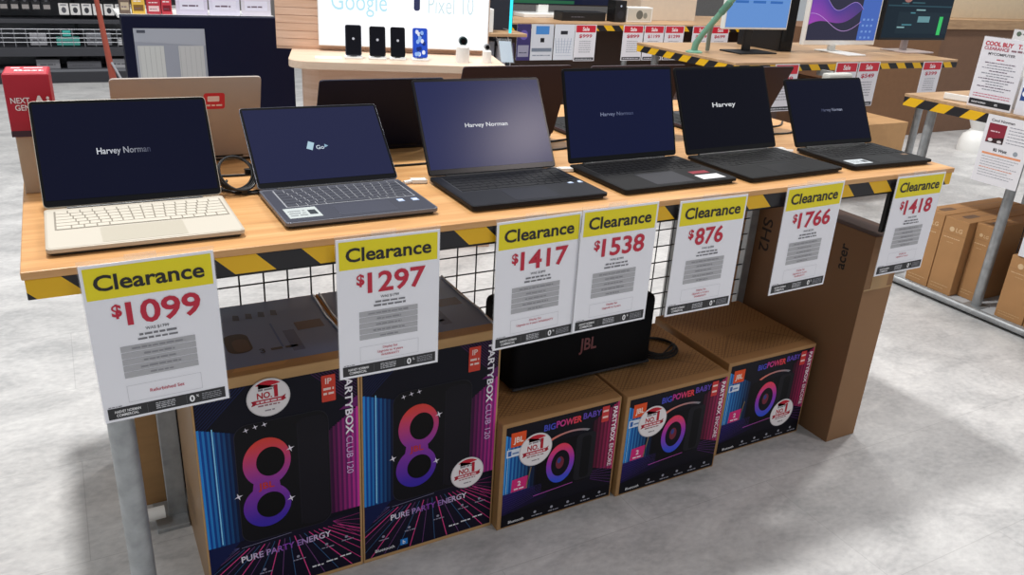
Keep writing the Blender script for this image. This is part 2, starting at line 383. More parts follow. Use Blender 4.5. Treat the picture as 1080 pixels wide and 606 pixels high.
laptop('blue-black laptop with two clear white words on screen, third from left, above $1417 sign',
       (.8229, .0534, H), -.0068, .3447, .239, .5374, .2379, INKB, INKD, (INKW, INKK, INKP), '232a58', hn(.335, .485, .335, .0098, 'eef2f8'),
       kb=(.07, .95, .44, .93), pad=(.32, .66, .05, .38), smat=art_mat('matte_lit_screen', .21, estr=.8, spec=.15), extra=sticker_fn([(.86, .40, .90, .47, '9fb0d0', 'chip'), (.94, .40, .975, .47, '9fb0d0', 'chip')]))
laptop('charcoal laptop with grey touchpad and white card on its palm rest, right of $1538 sign',
       (1.2201, .0582, H), .0176, .3539, .2438, .2943, .2404, CHAR, CHARD, (CHARW, CHARK, CHARP), '12183a', hn(.305, .49, .30, .0088, '8f97b4', '4a5274'),
       kb=(.07, .95, .48, .95), pad=(.30, .64, .06, .44), extra=sticker_fn([(.72, .07, .93, .22, 'e6e6e8', ''), (.74, .27, .90, .36, '8c2836', '')]))
laptop('all black laptop with short white lettering, fifth from left, between $876 and $1766 signs',
       (1.6076, .0499, H), .0382, .3524, .2455, .4312, .246, CHAR, CHARD, (CHARW, CHARK, CHARK), '030412', hn(.345, .53, .255, .0125, 'f0f2f6', t='Harvey'),
       kb=(.06, .95, .46, .93), pad=(.34, .68, .06, .38), extra=sticker_fn([]))
laptop('black laptop with white sticker at its front left corner, rightmost, above the $1418 sign',
       (2.0023, .0619, H), -.0301, .3251, .2231, .4958, .2123, CHAR, CHARD, (CHARW, CHARK, CHARK), '070b22', hn(.40, .505, .27, .0088, '4a5070', 'b0b6cc'),
       kb=(.06, .95, .42, .92), pad=(.36, .70, .06, .36), extra=sticker_fn([(.06, .08, .29, .27, 'c9d0d4', 'lines'), (.86, .30, .93, .36, '7a5c40', '')]))
# the row facing the other side, seen from behind
GOLDB = M('rose_gold_metal', 'b1a69e', .5, 0., spec=.3); BKB = M('black_lid', '12162c', .5, spec=.2); BRB = M('brown_black_lid', '41343a', .55, spec=.2)
def back_laptop(label, xr, y, w, l, lean, lh, body, deck, keyc, extra=None):
    t, O, X, V, N = laptop(label, (xr, y, H), PI, w, l, lean, lh, body, deck, keyc, '101222')
    if extra: extra(t, O, X, V, N, w, lh)
    return t
def red_tag(t, O, X, V, N, w, lh):
    A = Art(); A.rrect(0, 0, .046, .042, .006, 'd3203c', 0); A.rrect(.008, .02, .034, .034, .002, 'f3dfe2', 1); A.greek(.006, .04, .008, .005, 'f3dfe2', 1)
    A.build('red_sticker', t, O+X*(w*.255+.046)+V*(lh*.62)-N*.0052, -X, V, INK)
back_laptop('rose gold laptop with a red sticker, seen from behind, standing behind the champagne gold one', .507, .845, .318, .225, .38, .215, GOLDB, GOLDD, (GOLDW, GOLDK, GOLDP), red_tag)
back_laptop('black laptop seen from behind, standing between the slate grey and the blue-black laptops', .968, .85, .325, .225, .42, .205, BKB, CHARD, (CHARW, CHARK, CHARP))
back_laptop('brown-black laptop seen from behind, showing over the right end of the blue-black screen', 1.365, .86, .335, .225, .35, .225, BRB, CHARD, (CHARW, CHARK, CHARP))

back_laptop('dark laptop seen from behind, sliver of lid between the charcoal and all black laptops', 1.775, .86, .345, .225, .36, .222, BRB, CHARD, (CHARW, CHARK, CHARP))
back_laptop('brown-black laptop seen from behind, its lid corner showing right of the all black laptop', 2.215, .86, .345, .225, .45, .222, BRB, CHARD, (CHARW, CHARK, CHARP))

# ------------------------------------------------------------------ cables on the table
def arc(c, r, n, t0, t1, tilt, ax=1., yaw=0.):
    P = []
    for i in range(n):
        a = t0+(t1-t0)*i/(n-1); x, h = r*cos(a)*ax, r*sin(a); y = -h*sin(tilt)
        P.append((c[0]+x*cos(yaw)-y*sin(yaw), c[1]+x*sin(yaw)+y*cos(yaw), c[2]+h*cos(tilt)))
    return P
a = MB()
for k in range(4):
    a.tube(arc((.398+.002*k, .352-.004*k, H+.040+.001*k), .037+.0012*k, 40, 0, 2*PI, -.7, 1., .2*k-.2)[:-1], .0026, 8, closed=True)
a.tube([(.39, .40, H+.012), (.37, .36, H+.004), (.40, .325, H+.004), (.44, .315, H+.004), (.47, .33, H+.006)], .003, 8)
a.tube([(.36, .38, H+.006), (.39, .335, H+.005), (.43, .33, H+.004), (.455, .34, H+.004)], .0024, 8)
cl = a.build('charger_cable', CABLE, smooth=True); tag(cl, 'coiled black charger cable between the two leftmost laptops', 'cable')
MB().obox((.405, .318, H+.001), (.012, 0, 0), (0, .018, 0), (0, 0, .009)).build('cable_clip', BLK, cl, bevel=.001); MB().obox((.425, .37, H+.03), (.02, 0, 0), (0, .012, 0), (0, 0, .012)).build('cable_tie', BLK, cl, bevel=.001)
def cable(pts, label, mat=CABLE, r=.0028, group=None):
    # smooth the polyline
    P = [Vector(p) for p in pts]; Q = []
    for i in range(len(P)-1):
        p0, p1, p2, p3 = P[max(i-1, 0)], P[i], P[i+1], P[min(i+2, len(P)-1)]
        for k in range(8):
            t = k/8; Q.append(.5*((2*p1)+(p2-p0)*t+(2*p0-5*p1+4*p2-p3)*t*t+(3*p1-p0-3*p2+p3)*t**3))
    Q.append(P[-1])
    return tag(MB().tube(Q, r, 8).build('cable', mat, smooth=True), label, 'cable', group)
zc = H+.003
cable([(.30, .49, zc), (.45, .47, zc), (.62, .50, zc), (.80, .455, zc), (.95, .46, zc)], 'thin black cable lying behind the slate grey laptop')
cable([(.95, .50, zc), (1.15, .52, zc), (1.30, .50, zc), (1.5, .55, zc), (1.65, .53, zc)], 'thin black cable crossing behind the charcoal laptop')
cable([(1.15, .60, zc), (1.28, .585, zc), (1.45, .61, zc), (1.62, .60, zc), (1.8, .63, zc)], 'black cable furthest back, passing the gap right of the blue-black laptop')
cable([(1.9, .5, zc), (2.05, .52, zc), (2.2, .5, zc), (2.32, .56, zc)], 'thin black cable behind the rightmost black laptop')
cable([(1.95, .60, zc), (2.1, .63, zc), (2.25, .6, zc), (2.34, .66, zc)], 'black cable near the back edge, right end of the table')
WC = M('white_cable', 'e4e4e2', .4)
def tether(pts, label, x, y):
    c_ = cable(pts, label, WC, .0048); MB().obox((x, y, H+.0005), (.034, -.008, 0), (0, .018, 0), (0, 0, .010)).build('plug', WHT, c_, bevel=.0015)
    c_['label'] = label
tether([(.765, .30, zc+.001), (.79, .305, zc+.001), (.81, .30, zc+.001), (.82, .31, zc+.002)], 'short white security tether plugged in between slate grey and blue-black laptops', .785, .296)
tether([(1.165, .32, zc+.001), (1.19, .30, zc+.001), (1.205, .295, zc+.001), (1.22, .29, zc+.002)], 'short white security tether at the left back corner of the charcoal laptop', 1.185, .288)
tether([(1.915, .34, zc+.001), (1.95, .325, zc+.001), (1.98, .30, zc+.001), (2.0, .285, zc+.002)], 'short white security tether left of the rightmost black laptop', 1.955, .31)
t = tag(MB().box(1.47, 1.50, .60, .64, H, H+.035).build('marker_block', M('white_block', 'dfe3ea', .5), bevel=.002), 'small white block with a lime green cap behind the charcoal laptop', 'clip')
bx('cap', M('lime', 'a8d24a', .5), t, 1.472, 1.498, .602, .638, H+.035, H+.05)

# ------------------------------------------------------------------ left end: tan box and red display cube
rb = thing('display_riser', 'small tan box under the red promo cube at the left end of the table', 'box', (.005, .455, H), -.04)
bx('body', M('tan_box', 'b9a188', .6, noise=.05), rb, 0, .076, 0, .11, 0, .118, .002)
A = Art(); A.rect(.03, .088, .042, .094, '3a2d26', 0); A.build('latch_mark', rb, (0, -.0002, 0), (1, 0, 0), (0, 0, 1), INK)
rc = thing('promo_cube', 'red promotional cube reading NEXT GEN AI on a tan box', 'display', (0., .45, H+.118), -.04)
bx('body', M('signal_red', 'b3122b', .4), rc, 0, .080, 0, .10, 0, .122, .003)
A = Art()
A.rect(0, 0, .080, .012, '3a1626', 0)
A.text('M', .042, .002, .007, 'd8c8cc', 1, bold=.02)
A.text('NEXT', .008, .066, .0105, 'efe4e4', 1, width=.033, bold=.015); A.text('GEN', .014, .052, .0105, 'efe4e4', 1, width=.026, bold=.015); A.text('Ai', .045, .054, .025, 'efe4e4', 1, width=.030, bold=.03)
A.build('lettering', rc, (0, -.0004, 0), (1, 0, 0), (0, 0, 1), INK)
A = Art(); A.rect(.004, .006, .076, .094, 'cc4a55', 0); A.text('Best', .02, .03, .02, 'f4e9ea', 1, bold=.03); A.greek(.012, .068, .070, .012, 'f4e9ea', 1, 4)
A.build('top_print', rc, (0, 0, .1224), (1, 0, 0), (0, 1, 0), INK)

# ------------------------------------------------------------------ the seven clearance signs
def sign(k, price, x, z, y, yaw, roll, red, seed, where):
    t = thing('price_sign', 'white and yellow Clearance sign reading $%s, %s' % (price, where), 'sign', (x, y-.006, z), yaw, 'clearance price signs along the table edge')
    w, h = .21, .297
    cr, sr = cos(roll), sin(roll); U = Vector((cr, 0, sr)); V = Vector((-sr, 0, cr)); N = Vector((0, -1, 0)); O = -V*h
    MB().obox(O-N*.0012, U*w, V*h, N*.0012).build('card', PAPER, t)
    MB().obox(O-N*.0018-U*.002-V*.002, U*(w+.004), V*(h+.010), N*.0005).build('clear_sleeve', CLEAR, t)
    A = Art(); A.rect(0, 0, w, h, 'f4f4fa', 0)
    A.rect(.005, h-.062, w-.005, h-.005, 'f0df14', 1); A.text('Clearance', w/2, h-.046, .0265, '17151a', 2, 'c', bold=.022, width=.174)
    A.text('$', .046, .201, .021, 'c41c3a', 2, 'c', bold=.03); A.text(price, .060, .183, .040, 'c41c3a', 2, 'l', bold=.022, width=.120 if len(price) == 4 else .088)
    A.text('WAS $%d' % {'1099': 1799, '1297': 1799, '1417': 1899, '1538': 1999, '876': 1099, '1766': 2299, '1418': 1899}[price], w/2, .1685, .0052, '5a5a60', 2, 'c', bold=.01)
    A.greek(.075, .137, .159, .0042, '77777d', 2, seed); A.greek(.072, .14, .151, .0042, '77777d', 2, seed+3)
    for i in range(5):
        y1 = .143-i*.0126; A.rect(.042, y1-.0112, .164, y1, 'b2b2b6', 1)
        d = (.012, .03, .028, .022, .036)[i]; A.greek(.048+d, .158-d, y1-.0076, .0036, '8b8b91', 2, seed+i)
    fx0, fx1, fy0, fy1 = .042, .166, .033, .066
    for q in ((fx0, fy0, fx1, fy0+.0006), (fx0, fy1-.0006, fx1, fy1), (fx0, fy0, fx0+.0006, fy1), (fx1-.0006, fy0, fx1, fy1)): A.rect(*q, 'c4c4ca', 1)
    if len(red) == 1: A.text(red[0], w/2+.002, .0465, .0062, 'c23a52', 2, 'c', bold=.012)
    else:
        for i, s_ in enumerate(red): A.text(s_, w/2, .0565-.0085*i, .0048, 'c23a52', 2, 'c', bold=.008)
    A.greek(.008, .03, .0285, .002, '9a9aa0', 2, 1)
    A.rect(.006, .005, w-.006, .027, '1c1d22', 1)
    A.text('HARVEY NORMAN', .017, .0165, .0052, 'f0f0f2', 2, bold=.02, width=.042); A.text('COMMERCIAL', .019, .009, .0052, 'f0f0f2', 2, bold=.02, width=.036)
    A.rect(.07, .008, .0704, .024, '6d6e74', 2); A.rect(.136, .008, .1364, .024, '6d6e74', 2)
    for i in range(4): A.greek(.084, .117, .0205-.0036*i, .0022, 'b9babf', 2, seed+i)
    A.text('0', .141, .0095, .0125, 'f4f4f6', 2, bold=.03); A.text('%', .153, .017, .005, 'f4f4f6', 2, bold=.01)
    for i in range(4): A.greek(.163, .197, .0205-.0036*i, .002, '909198', 2, seed+7+i)
    A.build('print', t, O+N*.0002, U, V, INK)
    MB().obox(U*.07+V*.0005-N*.001, U*.05, V*.010, -N*.004).build('holder_clip', CLEAR, t, bevel=.0005)
sg = [('1099', .081, .9528, -.006, .0064, .017, ['Refurbished Set'], 'leftmost, in front of the gold laptop'),
      ('1297', .508, .948, -.0055, -.02, .0051, ['Display Set', 'Upgrade to 4 years', 'WARRANTY'], 'below the slate grey laptop'),
      ('1417', .8497, .9448, -.0025, .012, .0161, ['Display Set', 'Upgrade to 4 years WARRANTY'], 'below the blue-black laptop, touching the $1538 sign'),
      ('1538', 1.0581, .9518, -.006, .015, .0032, ['Display Set', 'Upgrade to 4 years'], 'right of the $1417 sign'),
      ('876', 1.3322, .9461, -.003, -.005, -.0003, ['Display Set', 'Upgrade to 4 years', 'WARRANTY'], 'below the charcoal laptop'),
      ('1766', 1.678, .949, -.003, .010, .0117, ['Display Set', 'Upgrade to 4 years', 'WARRANTY'], 'in front of the tall plain carton'),
      ('1418', 2.1021, .9446, -.003, .006, -.0012, ['Display Set', 'Upgrade to 4 years'], 'at the right end of the table')]
for i, (p, x, z, y, yw, ro, red, wh) in enumerate(sg): sign(i, p, x, z, y, yw, ro, red, i*11, wh)

# ------------------------------------------------------------------ cartons under the table
def carton(name, label, loc, w, d, h, mat, group=None, rotz=0., tape=True, cat='carton', topmat=None):
    t = thing(name, label, cat, loc, rotz, group)
    bx('body', mat, t, 0, w, 0, d, 0, h, .0025)
    if tape:
        a = MB(); a.box(w*.02, w*.98, d*.5-.0015, d*.5+.0015, h-.0005, h+.0006)
        a.build('flap_seam', CARDD, t)
    return t
def nol(A, x, y, r, ry=None, l=6):
    ry = ry or r
    A.disc(x, y, r, ry, 'd9d4d6', l); A.disc(x, y, r*.94, ry*.94, 'efe9ea', l+1)
    P = []
    for i in range(9):
        a_ = PI*.28+PI*.44*i/8; P.append((x+r*.9*cos(a_), y+ry*.9*sin(a_)))
    P += [(x+r*.45, y+ry*.52), (x, y+ry*.62), (x-r*.45, y+ry*.52)]; A.poly(P, 'c92a3a', l+2)
    A.greek(x-r*.45, x+r*.3, y+ry*.40, ry*.1, '8a8086', l+2, 3)
    A.text('NO.', x-r*.52, y+ry*.0, ry*.30, 'bb2233', l+2, bold=.03, width=r*.68); A.text('1', x+r*.26, y+ry*.02, ry*.55, 'bb2233', l+2, bold=.06)
    A.rect(x-r*.62, y-ry*.28, x+r*.62, y-ry*.06, 'c23a48', l+2); A.greek(x-r*.56, x+r*.56, y-ry*.22, ry*.1, 'efdfe1', l+3, 5)
    A.poly([(x-r*.62, y-ry*.3), (x-r*.8, y-ry*.34), (x-r*.74, y-ry*.2), (x-r*.8, y-ry*.08), (x-r*.62, y-ry*.06)], 'a81d30', l+2)
    A.poly([(x+r*.62, y-ry*.3), (x+r*.8, y-ry*.2), (x+r*.74, y-ry*.1), (x+r*.8, y+ry*.04), (x+r*.62, y-ry*.06)], 'a81d30', l+2)
    A.greek(x-r*.5, x+r*.5, y-ry*.42, ry*.08, 'a0666e', l+2, 6); A.greek(x-r*.2, x+r*.25, y-ry*.7, ry*.08, '9a9096', l+2, 7)
def star(A, x, y, r, l=7):
    P = []
    for i in range(8):
        a_ = i*PI/4+.3; q = r if i % 2 == 0 else r*.28; P.append((x+q*cos(a_), y+q*sin(a_)))
    A.poly(P, 'e8e2ee', l)
def tall_art(w, h, sticker, extra_tag):
    A = Art(); m0, m1 = .004, w-.006; top = h-.026
    A.rect(m0, .012, m1, top, '0e0e1c', 0)
    # converging floor lines
    A.rect(m0, .012, m1, .172, '141126', 1)
    for i in range(-5, 16):
        xb = .02+i*.035; xt = .18+(xb-.18)*.33
        x0, x1 = xb, xt; y0, y1 = .014, .150
        # clip to the panel
        def cx(xx, yy, xlim): return yy
        if (x0 < m0 and x1 < m0) or (x0 > m1 and x1 > m1): continue
        if x0 < m0: y0 = y0+(m0-x0)/(x1-x0)*(y1-y0); x0 = m0
        if x0 > m1: y0 = y0+(m1-x0)/(x1-x0)*(y1-y0); x0 = m1
        cc = 'e2478f' if i % 3 == 0 else ('7a4a86' if i % 3 == 1 else '3c6796')
        if i > 8: cc = 'd83f88'
        A.line(x0, y0, x1, y1, .0022 if i % 3 == 0 else .0014, cc, 2)
    for i in range(5): A.line(m0+.001, .165-.013*i, .07, .158, .0008, '5b5890', 2); A.line(m1-.001, .165-.018*i, .29, .162, .001, 'a2357c', 2)
    A.rect(.06, .05, .30, .17, '100e1c', 2) if False else None
    # top corner slashes
    for i in range(14):
        A.line(m0+.002+i*.008, top-.001, m0+.002, top-.001-i*.008, .0022, '17224e', 1); A.line(m1-.002-i*.008, top-.001, m1-.002, top-.001-i*.008, .0022, '45204e', 1)
    # light columns left (blue) and right (magenta)
    n = 15
    for i in range(n):
        x = m0+i*.0052; t_ = i/(n-1)
        c = mixc('2d8fe0', '10163a', t_**.8) if i % 2 == 0 else mixc('1a4fa8', '0e1228', t_**.8)
        A.rect(x, .176-.0*i, x+.0052, .492-.006*i*.3, c, 3)
    A.rect(m0+.030, .180, m0+.0325, .488, '8fd8ff', 4)
    A.poly([(m0, .10), (m0+.07, .176), (m0, .176)], '121c4a', 3)
    for i in range(14):
        x = m1-.0056*(i+1); t_ = i/13
        c = mixc('d23aa0', '2a1030', t_**.7) if i % 2 == 0 else mixc('8d2c86', '1b0e22', t_**.7)
        A.rect(x, .186, x+.0056, .47-.004*i, c, 3)
    A.poly([(m1-.045, .47), (m1, .50), (m1, .47)], '6d2168', 3)
    # the speaker picture
    A.rrect(.078, .166, .288, .482, .03, '2b2a33', 4); A.rrect(.0795, .1675, .2865, .4805, .029, '121116', 5)
    A.rrect(.215, .175, .284, .47, .02, '19171f', 6); A.line(.216, .18, .216, .46, .0012, '24222c', 6)
    g = lambda x, y: mixc('3a2aa8', mixc('8a3aa0', 'e0483c', min(1, max(0, (y-.325)/.10))), min(1, max(0, (y-.215)/.10)))
    A.ring(.145, .375, .053, .064, .60, g, 7, hx=.008); A.ring(.140, .258, .054, .058, .60, g, 7, hx=.008)
    A.poly([(.108, .296), (.172, .30), (.168, .336), (.114, .334)], g, 6)
    A.disc(.153, .375, .031, .038, '0a090c', 8); A.disc(.148, .258, .032, .034, '0a090c', 8)
    A.text('JBL', .140, .306, .016, 'c83a2e', 9, 'c', bold=.02, width=.036)
    for (x, y) in ((.105, .468), (.125, .472), (.145, .474)): star(A, x, y, .007, 8)
    star(A, .198, .398, .010, 8); star(A, .078, .300, .010, 8); star(A, .194, .262, .010, 8)
    A.line(.075, .156, .19, .163, .0012, '8a88a8', 5)
    # lettering
    A.text('PURE PARTY ENERGY', .178, .118, .0165, lambda x, y: mixc('f0eef6', '8a3bb4', 1-abs((x-.178)/.11)**1.3), 9, 'c', bold=.02, width=.212, rot=.03)
    A.text('PARTYBOX', m1-.030, top-.012, .0165, 'f2eef6', 9, 'l', rot=-PI/2, bold=.025, width=.165); A.text('CLUB 120', m1-.030, top-.182, .0155, 'd8b8e4', 9, 'l', rot=-PI/2, width=.105)
    A.rrect(m1-.084, top-.078, m1-.052, top-.010, .002, 'd84838', 9); A.text('IP', m1-.068, top-.032, .014, 'f4d8d0', 10, 'c', bold=.02); A.greek(m1-.080, m1-.056, top-.048, .006, 'f4d8d0', 10, 1); A.greek(m1-.080, m1-.056, top-.060, .006, 'f4d8d0', 10, 2)
    for (x, y) in ((.04, .060), (.11, .066), (.19, .076), (.26, .088), (.31, .094)):
        A.greek(x, x+.03, y, .0035, '9a98ae', 9, int(x*100)); A.disc(x+.012, y+.011, .004, .004, '9a98ae', 9, 10)
    A.text('Bluetooth', .03, .026, .009, 'eeeef4', 9, bold=.01, width=.052)
    if extra_tag: A.rect(.098, .026, .118, .045, '2f86d8', 9); A.text('b', .108, .030, .011, 'eef4fa', 10, 'c', bold=.02)
    for x in (.235, .27, .305): A.greek(x, x+.028, .040+(x-.235)*.1, .0045, 'e8e8ee', 9, int(x*100))
    nol(A, *sticker, .047, l=11)
    return A
TW, THh, TDp, TY = .3645, .603, .365, .167
WRAP = M('shrink_wrapped_top', '484c58', .25, noise=.1, scale=7)
def tall(label, x, art, seed):
    t = carton('speaker_carton', label, (x, TY, 0), TW, TDp, THh, CARDL, 'party speaker cartons', tape=False)
    art.build('front_print', t, (0, -.0004, 0), (1, 0, 0), (0, 0, 1), INKG, .0002)
    A = Art(); A.rect(.004, .035, TW-.004, TDp-.004, '5f75a0', 0); A.rect(0, .0, TW, .034, 'a8804f', 0)
    A.poly([(.09, .018), (.20, .018), (.215, .034), (.10, .034)], 'bb9059', 1)
    A.rrect(.10, .10, .155, .20, .024, '241a18', 1); A.rrect(.115, .105, .15, .17, .016, '4a342a', 2)
    A.disc(.085, .245, .018, .008, '15151a', 1)
    for i in range(4): A.poly([(.14+i*.03, .275), (.155+i*.03, .27), (.158+i*.03, .30), (.145+i*.03, .305)], '34384a', 1)
    A.greek(.19, .25, .09, .012, '2a2c38', 1, seed); A.text('3', .165, .085, .02, '22242c', 1, bold=.02)
    A.rect(.27, .17, .335, .215, '4e3c34', 1); A.rect(.215, .10, .22, .23, '3a5a92', 1); A.rect(.235, .07, .262, .18, '40527a', 1)
    A.build('top_print', t, (0, 0, THh+.0005), (1, 0, 0), (0, 1, 0), art_mat('shrink_film', .32, spec=.5), .0003)
    A = Art(); A.rect(.006, .01, TDp-.006, THh-.01, '8f6c44', 0)
    for i in range(3): A.greek(.05, .2, .12+.03*i, .01, '5d4429', 1, seed+i)
    A.build('side_print', t, (-.0003, TDp, 0), (0, -1, 0), (0, 0, 1), INK)
    for (x0, x1) in ((.004, .012), (TW-.012, TW-.004)):
        MB().tube([(x0, .03, THh+.002), (x0+.006, .12, THh+.005), (x0, .22, THh+.003), (x0+.004, TDp-.01, THh+.005)], .0022, 6).build('plastic_wrap_fold', M('clear_wrap', 'c8d0d8', .1), t, smooth=True)
    return t
tall('tall printed speaker carton nearest the left table leg, round sticker at its top', .2435, tall_art(TW, THh, (.158, .540), False), 1)
tall('tall printed speaker carton with round sticker low on its right, beside the small cartons', .608+.0015, tall_art(TW, THh, (.283, .200), True), 2)
# small power speaker cartons
def power_art(w, h, sticker):
    A = Art(); x0, x1, y0, y1 = .012, w-.006, .006, h-.012
    A.rect(x0, y0, x1, y1, '11101c', 0)
    for i in range(18):
        t_ = i/17; A.poly([(x0+i*.0055, .11), (x0+(i+1)*.0055, .11), (x0+(i+1)*.0055, .30-.003*i), (x0+i*.0055, .302-.003*i)], mixc('3f9ae4', '12142c', t_**.8) if i % 2 == 0 else mixc('1c5db4', '10101f', t_**.8), 1)
    A.rect(x0+.008, .115, x0+.0098, .262, 'a6defc', 2)
    A.poly([(x0, .045), (x0+.14, .07), (x0+.14, .115), (x0, .115)], ['1b1240', '1a1030', '151026', '261c66'], 2)
    for i in range(9): A.line(x0+.001, .055+.008*i, x0+.12, .085+.004*i, .0007, '4a3a80', 3)
    for i in range(14):
        t_ = i/13; xa = x1-.0062*(i+1); A.rect(xa, .10+.002*i, xa+.0062, y1-.006*i*.6, mixc('c23468', '241022', t_**.8) if i % 2 == 0 else mixc('8d2852', '190d18', t_**.8), 1)
    for i in range(6): A.line(x1-.001, .052+.012*i, x1-.075, .085+.005*i, .001, '6d3a84', 2)
    # JBL badge, sale tag, white flag
    A.rect(.027, .262, .072, .306, 'e8562a', 4); A.text('JBL', .0495, .275, .016, 'f8e4d8', 5, 'c', bold=.03, width=.030)
    A.rect(.016, .232, .058, .256, 'dfe6f2', 4); A.rect(.020, .236, .030, .252, '3a6ab4', 5); A.greek(.033, .055, .24, .006, '6a86b4', 5, 2)
    A.text('BIG', .126, .288, .018, '4a52c0', 5, bold=.03, width=.036); A.text('POWER', .164, .290, .019, lambda x, y: mixc('b43a9a', 'e8484a', min(1, max(0, (x-.164)/.07))), 5, bold=.035, width=.082); A.text('BABY', .25, .295, .018, '6a50b8', 5, bold=.02, width=.06)
    A.poly([(.036, .116), (.086, .118), (.088, .160), (.038, .156)], 'd8307c', 4); A.text('2', .060, .134, .014, 'fbe4f0', 5, 'c', bold=.03); A.greek(.045, .078, .122, .005, 'fbe4f0', 5, 3)
    # the speaker picture
    A.rrect(.112, .090, .290, .246, .016, '0b0a10', 2); A.rrect(.236, .094, .300, .248, .014, '202026', 3); A.rrect(.255, .10, .285, .238, .01, '101014', 4)
    g = lambda x, y: mixc('2f56d8', mixc('a03ab8', 'f0485c', min(1, max(0, (y-.175)/.05))), min(1, max(0, (y-.118)/.06)))
    A.ring(.188, .170, .045, .064, .66, g, 4); A.disc(.188, .170, .0297, .0422, '120f1a', 4); A.disc(.186, .172, .013, .02, '7a3040', 5); A.disc(.183, .18, .006, .009, '3a4a90', 6)
    for i in range(10):
        a_, b_ = PI*.78-PI*.5*i/10, PI*.78-PI*.5*(i+1)/10
        q = lambda an, rr: (.215+rr*.085*cos(an), .222+rr*.042*sin(an))
        A.poly([q(a_, 1), q(b_, 1), q(b_, 1.14), q(a_, 1.14)], mixc('e07a6a', '8c8c94', i/9), 6)
    A.line(.108, .083, .235, .092, .002, 'c05ab8', 4)
    A.line(.094, .185, .083, .120, .0035, '8a7a5a', 7); A.line(.085, .20, .088, .13, .002, '1a1016', 7)
    A.text('PARTYBOX', x1-.020, y1-.014, .0135, 'f6e8f0', 6, 'l', rot=-PI/2, bold=.03, width=.115); A.text('ENCORE', x1-.020, y1-.136, .0135, 'f6e8f0', 6, 'l', rot=-PI/2, bold=.01, width=.075)
    A.rrect(x1-.058, y1-.056, x1-.034, y1-.006, .002, 'd04040', 6); A.greek(x1-.055, x1-.037, y1-.024, .008, 'f4d0c8', 7, 1); A.greek(x1-.055, x1-.037, y1-.044, .008, 'f4d0c8', 7, 2)
    A.rect(x0, y0, x1, .046, '0c0b14', 3); A.text('Bluetooth', .034, .014, .0085, 'f0f0f4', 4, bold=.01, width=.048)
    for i in range(5):
        x = .108+i*.054; A.greek(x, x+.034, .014, .0035, 'a8a8b4', 4, i); A.disc(x+.01, .0275, .0045, .0045, 'a8a8b4', 4, 10)
    nol(A, *sticker, .051, l=8)
    return A
PW, PH, PD = .376, .337, .368
def power(label, x, y, st):
    t = carton('speaker_carton', label, (x, y, 0), PW, PD, PH, CARD, 'small party speaker cartons')
    power_art(PW, PH, st).build('front_print', t, (0, -.0004, 0), (1, 0, 0), (0, 0, 1), INKG, .0002)
    A = Art(); A.rect(.004, .012, PD-.004, PH-.012, 'a27c4e', 0); A.text('JBL', PD*.5, .17, .05, '7d5c38', 1, 'c', bold=.02); A.greek(.1, .28, .08, .012, '7d5c38', 1, 2)
    A.build('side_print', t, (-.0003, PD, 0), (0, -1, 0), (0, 0, 1), INK)
    # fine darker cross-hatched lines over the lid
    A = Art(); A.rect(.004, .03, PW-.004, PD-.004, 'a07a4d', 0)
    n = 46
    for i in range(n):
        u_ = i/n*(PW+PD)
        for sgn in (0, 1):
            xa, ya = (u_, 0) if u_ < PW else (PW, u_-PW); xb, yb = (0, u_) if u_ < PD else (u_-PD, PD)
            xa, xb = max(.006, min(PW-.006, xa)), max(.006, min(PW-.006, xb)); ya, yb = max(.034, min(PD-.006, ya)), max(.034, min(PD-.006, yb))
            if sgn: xa, xb = PW-xa, PW-xb
            if abs(xa-xb)+abs(ya-yb) > .03: A.line(xa, ya, xb, yb, .0022, '7d5c39', 1)
    A.rect(.01, PD*.5-.025, PW-.01, PD*.5+.025, '98744a', 2); A.build('top_print', t, (0, 0, PH+.0005), (1, 0, 0), (0, 1, 0), art_mat('matte_print', .7), .0002)
    return t
power('small party speaker carton under the black speaker, left of its row, beside the tall cartons', .9765, .139, (.104, .238))
power('small party speaker carton in the middle of its row, sticker at the upper left', 1.363, .128, (.100, .236))
power('small party speaker carton at the right of its row, round sticker at its lower right', 1.7755, .169, (.276, .10))
# black portable speaker on top
bs = thing('party_speaker', 'black box speaker with red lettering standing on the small cartons behind two signs', 'speaker', (1.066, .262, PH), 0.)
bx('body', M('black_speaker_cloth', '060609', .8, spec=.15), bs, 0, .474, 0, .19, .004, .232, .022, seg=4, smooth=True)
MB().box(.004, .470, -.003, .193, .012, .019).build('trim_band', M('dark_grey_trim', '333338', .5, spec=.25), bs, bevel=.003)
MB().tube([(.06, .095, .225), (.08, .095, .243), (.16, .095, .2435), (.32, .095, .2435), (.395, .095, .243), (.415, .095, .225)], .011, 12).build('carry_handle', BLK, bs, smooth=True)
a = MB()
for x in (.05, .40): a.box(x, x+.03, .03, .16, 0, .006)
a.build('rubber_feet', BLK, bs)
A = Art(); A.text('JBL', .240, .098, .036, '6b282c', 0, 'c', bold=.02, width=.058); A.build('logo', bs, (0, -.0006, 0), (1, 0, 0), (0, 0, 1), INK)
# power cord lying on the middle carton
P = []
for k in range(72):
    a_ = 2*PI*k/24; r = .072-.006*(k/24); P.append((1.615+r*cos(a_)*1.1, .335+r*sin(a_), PH+.004+.004*(k/24)))
P += [(1.60, .28, PH+.012), (1.565, .30, PH+.02), (1.541, .34, PH+.05)]
tag(MB().tube(P, .0032, 8).build('power_cord', CABLE, smooth=True), 'black power cord coiled on the middle small carton beside the black speaker', 'cable')
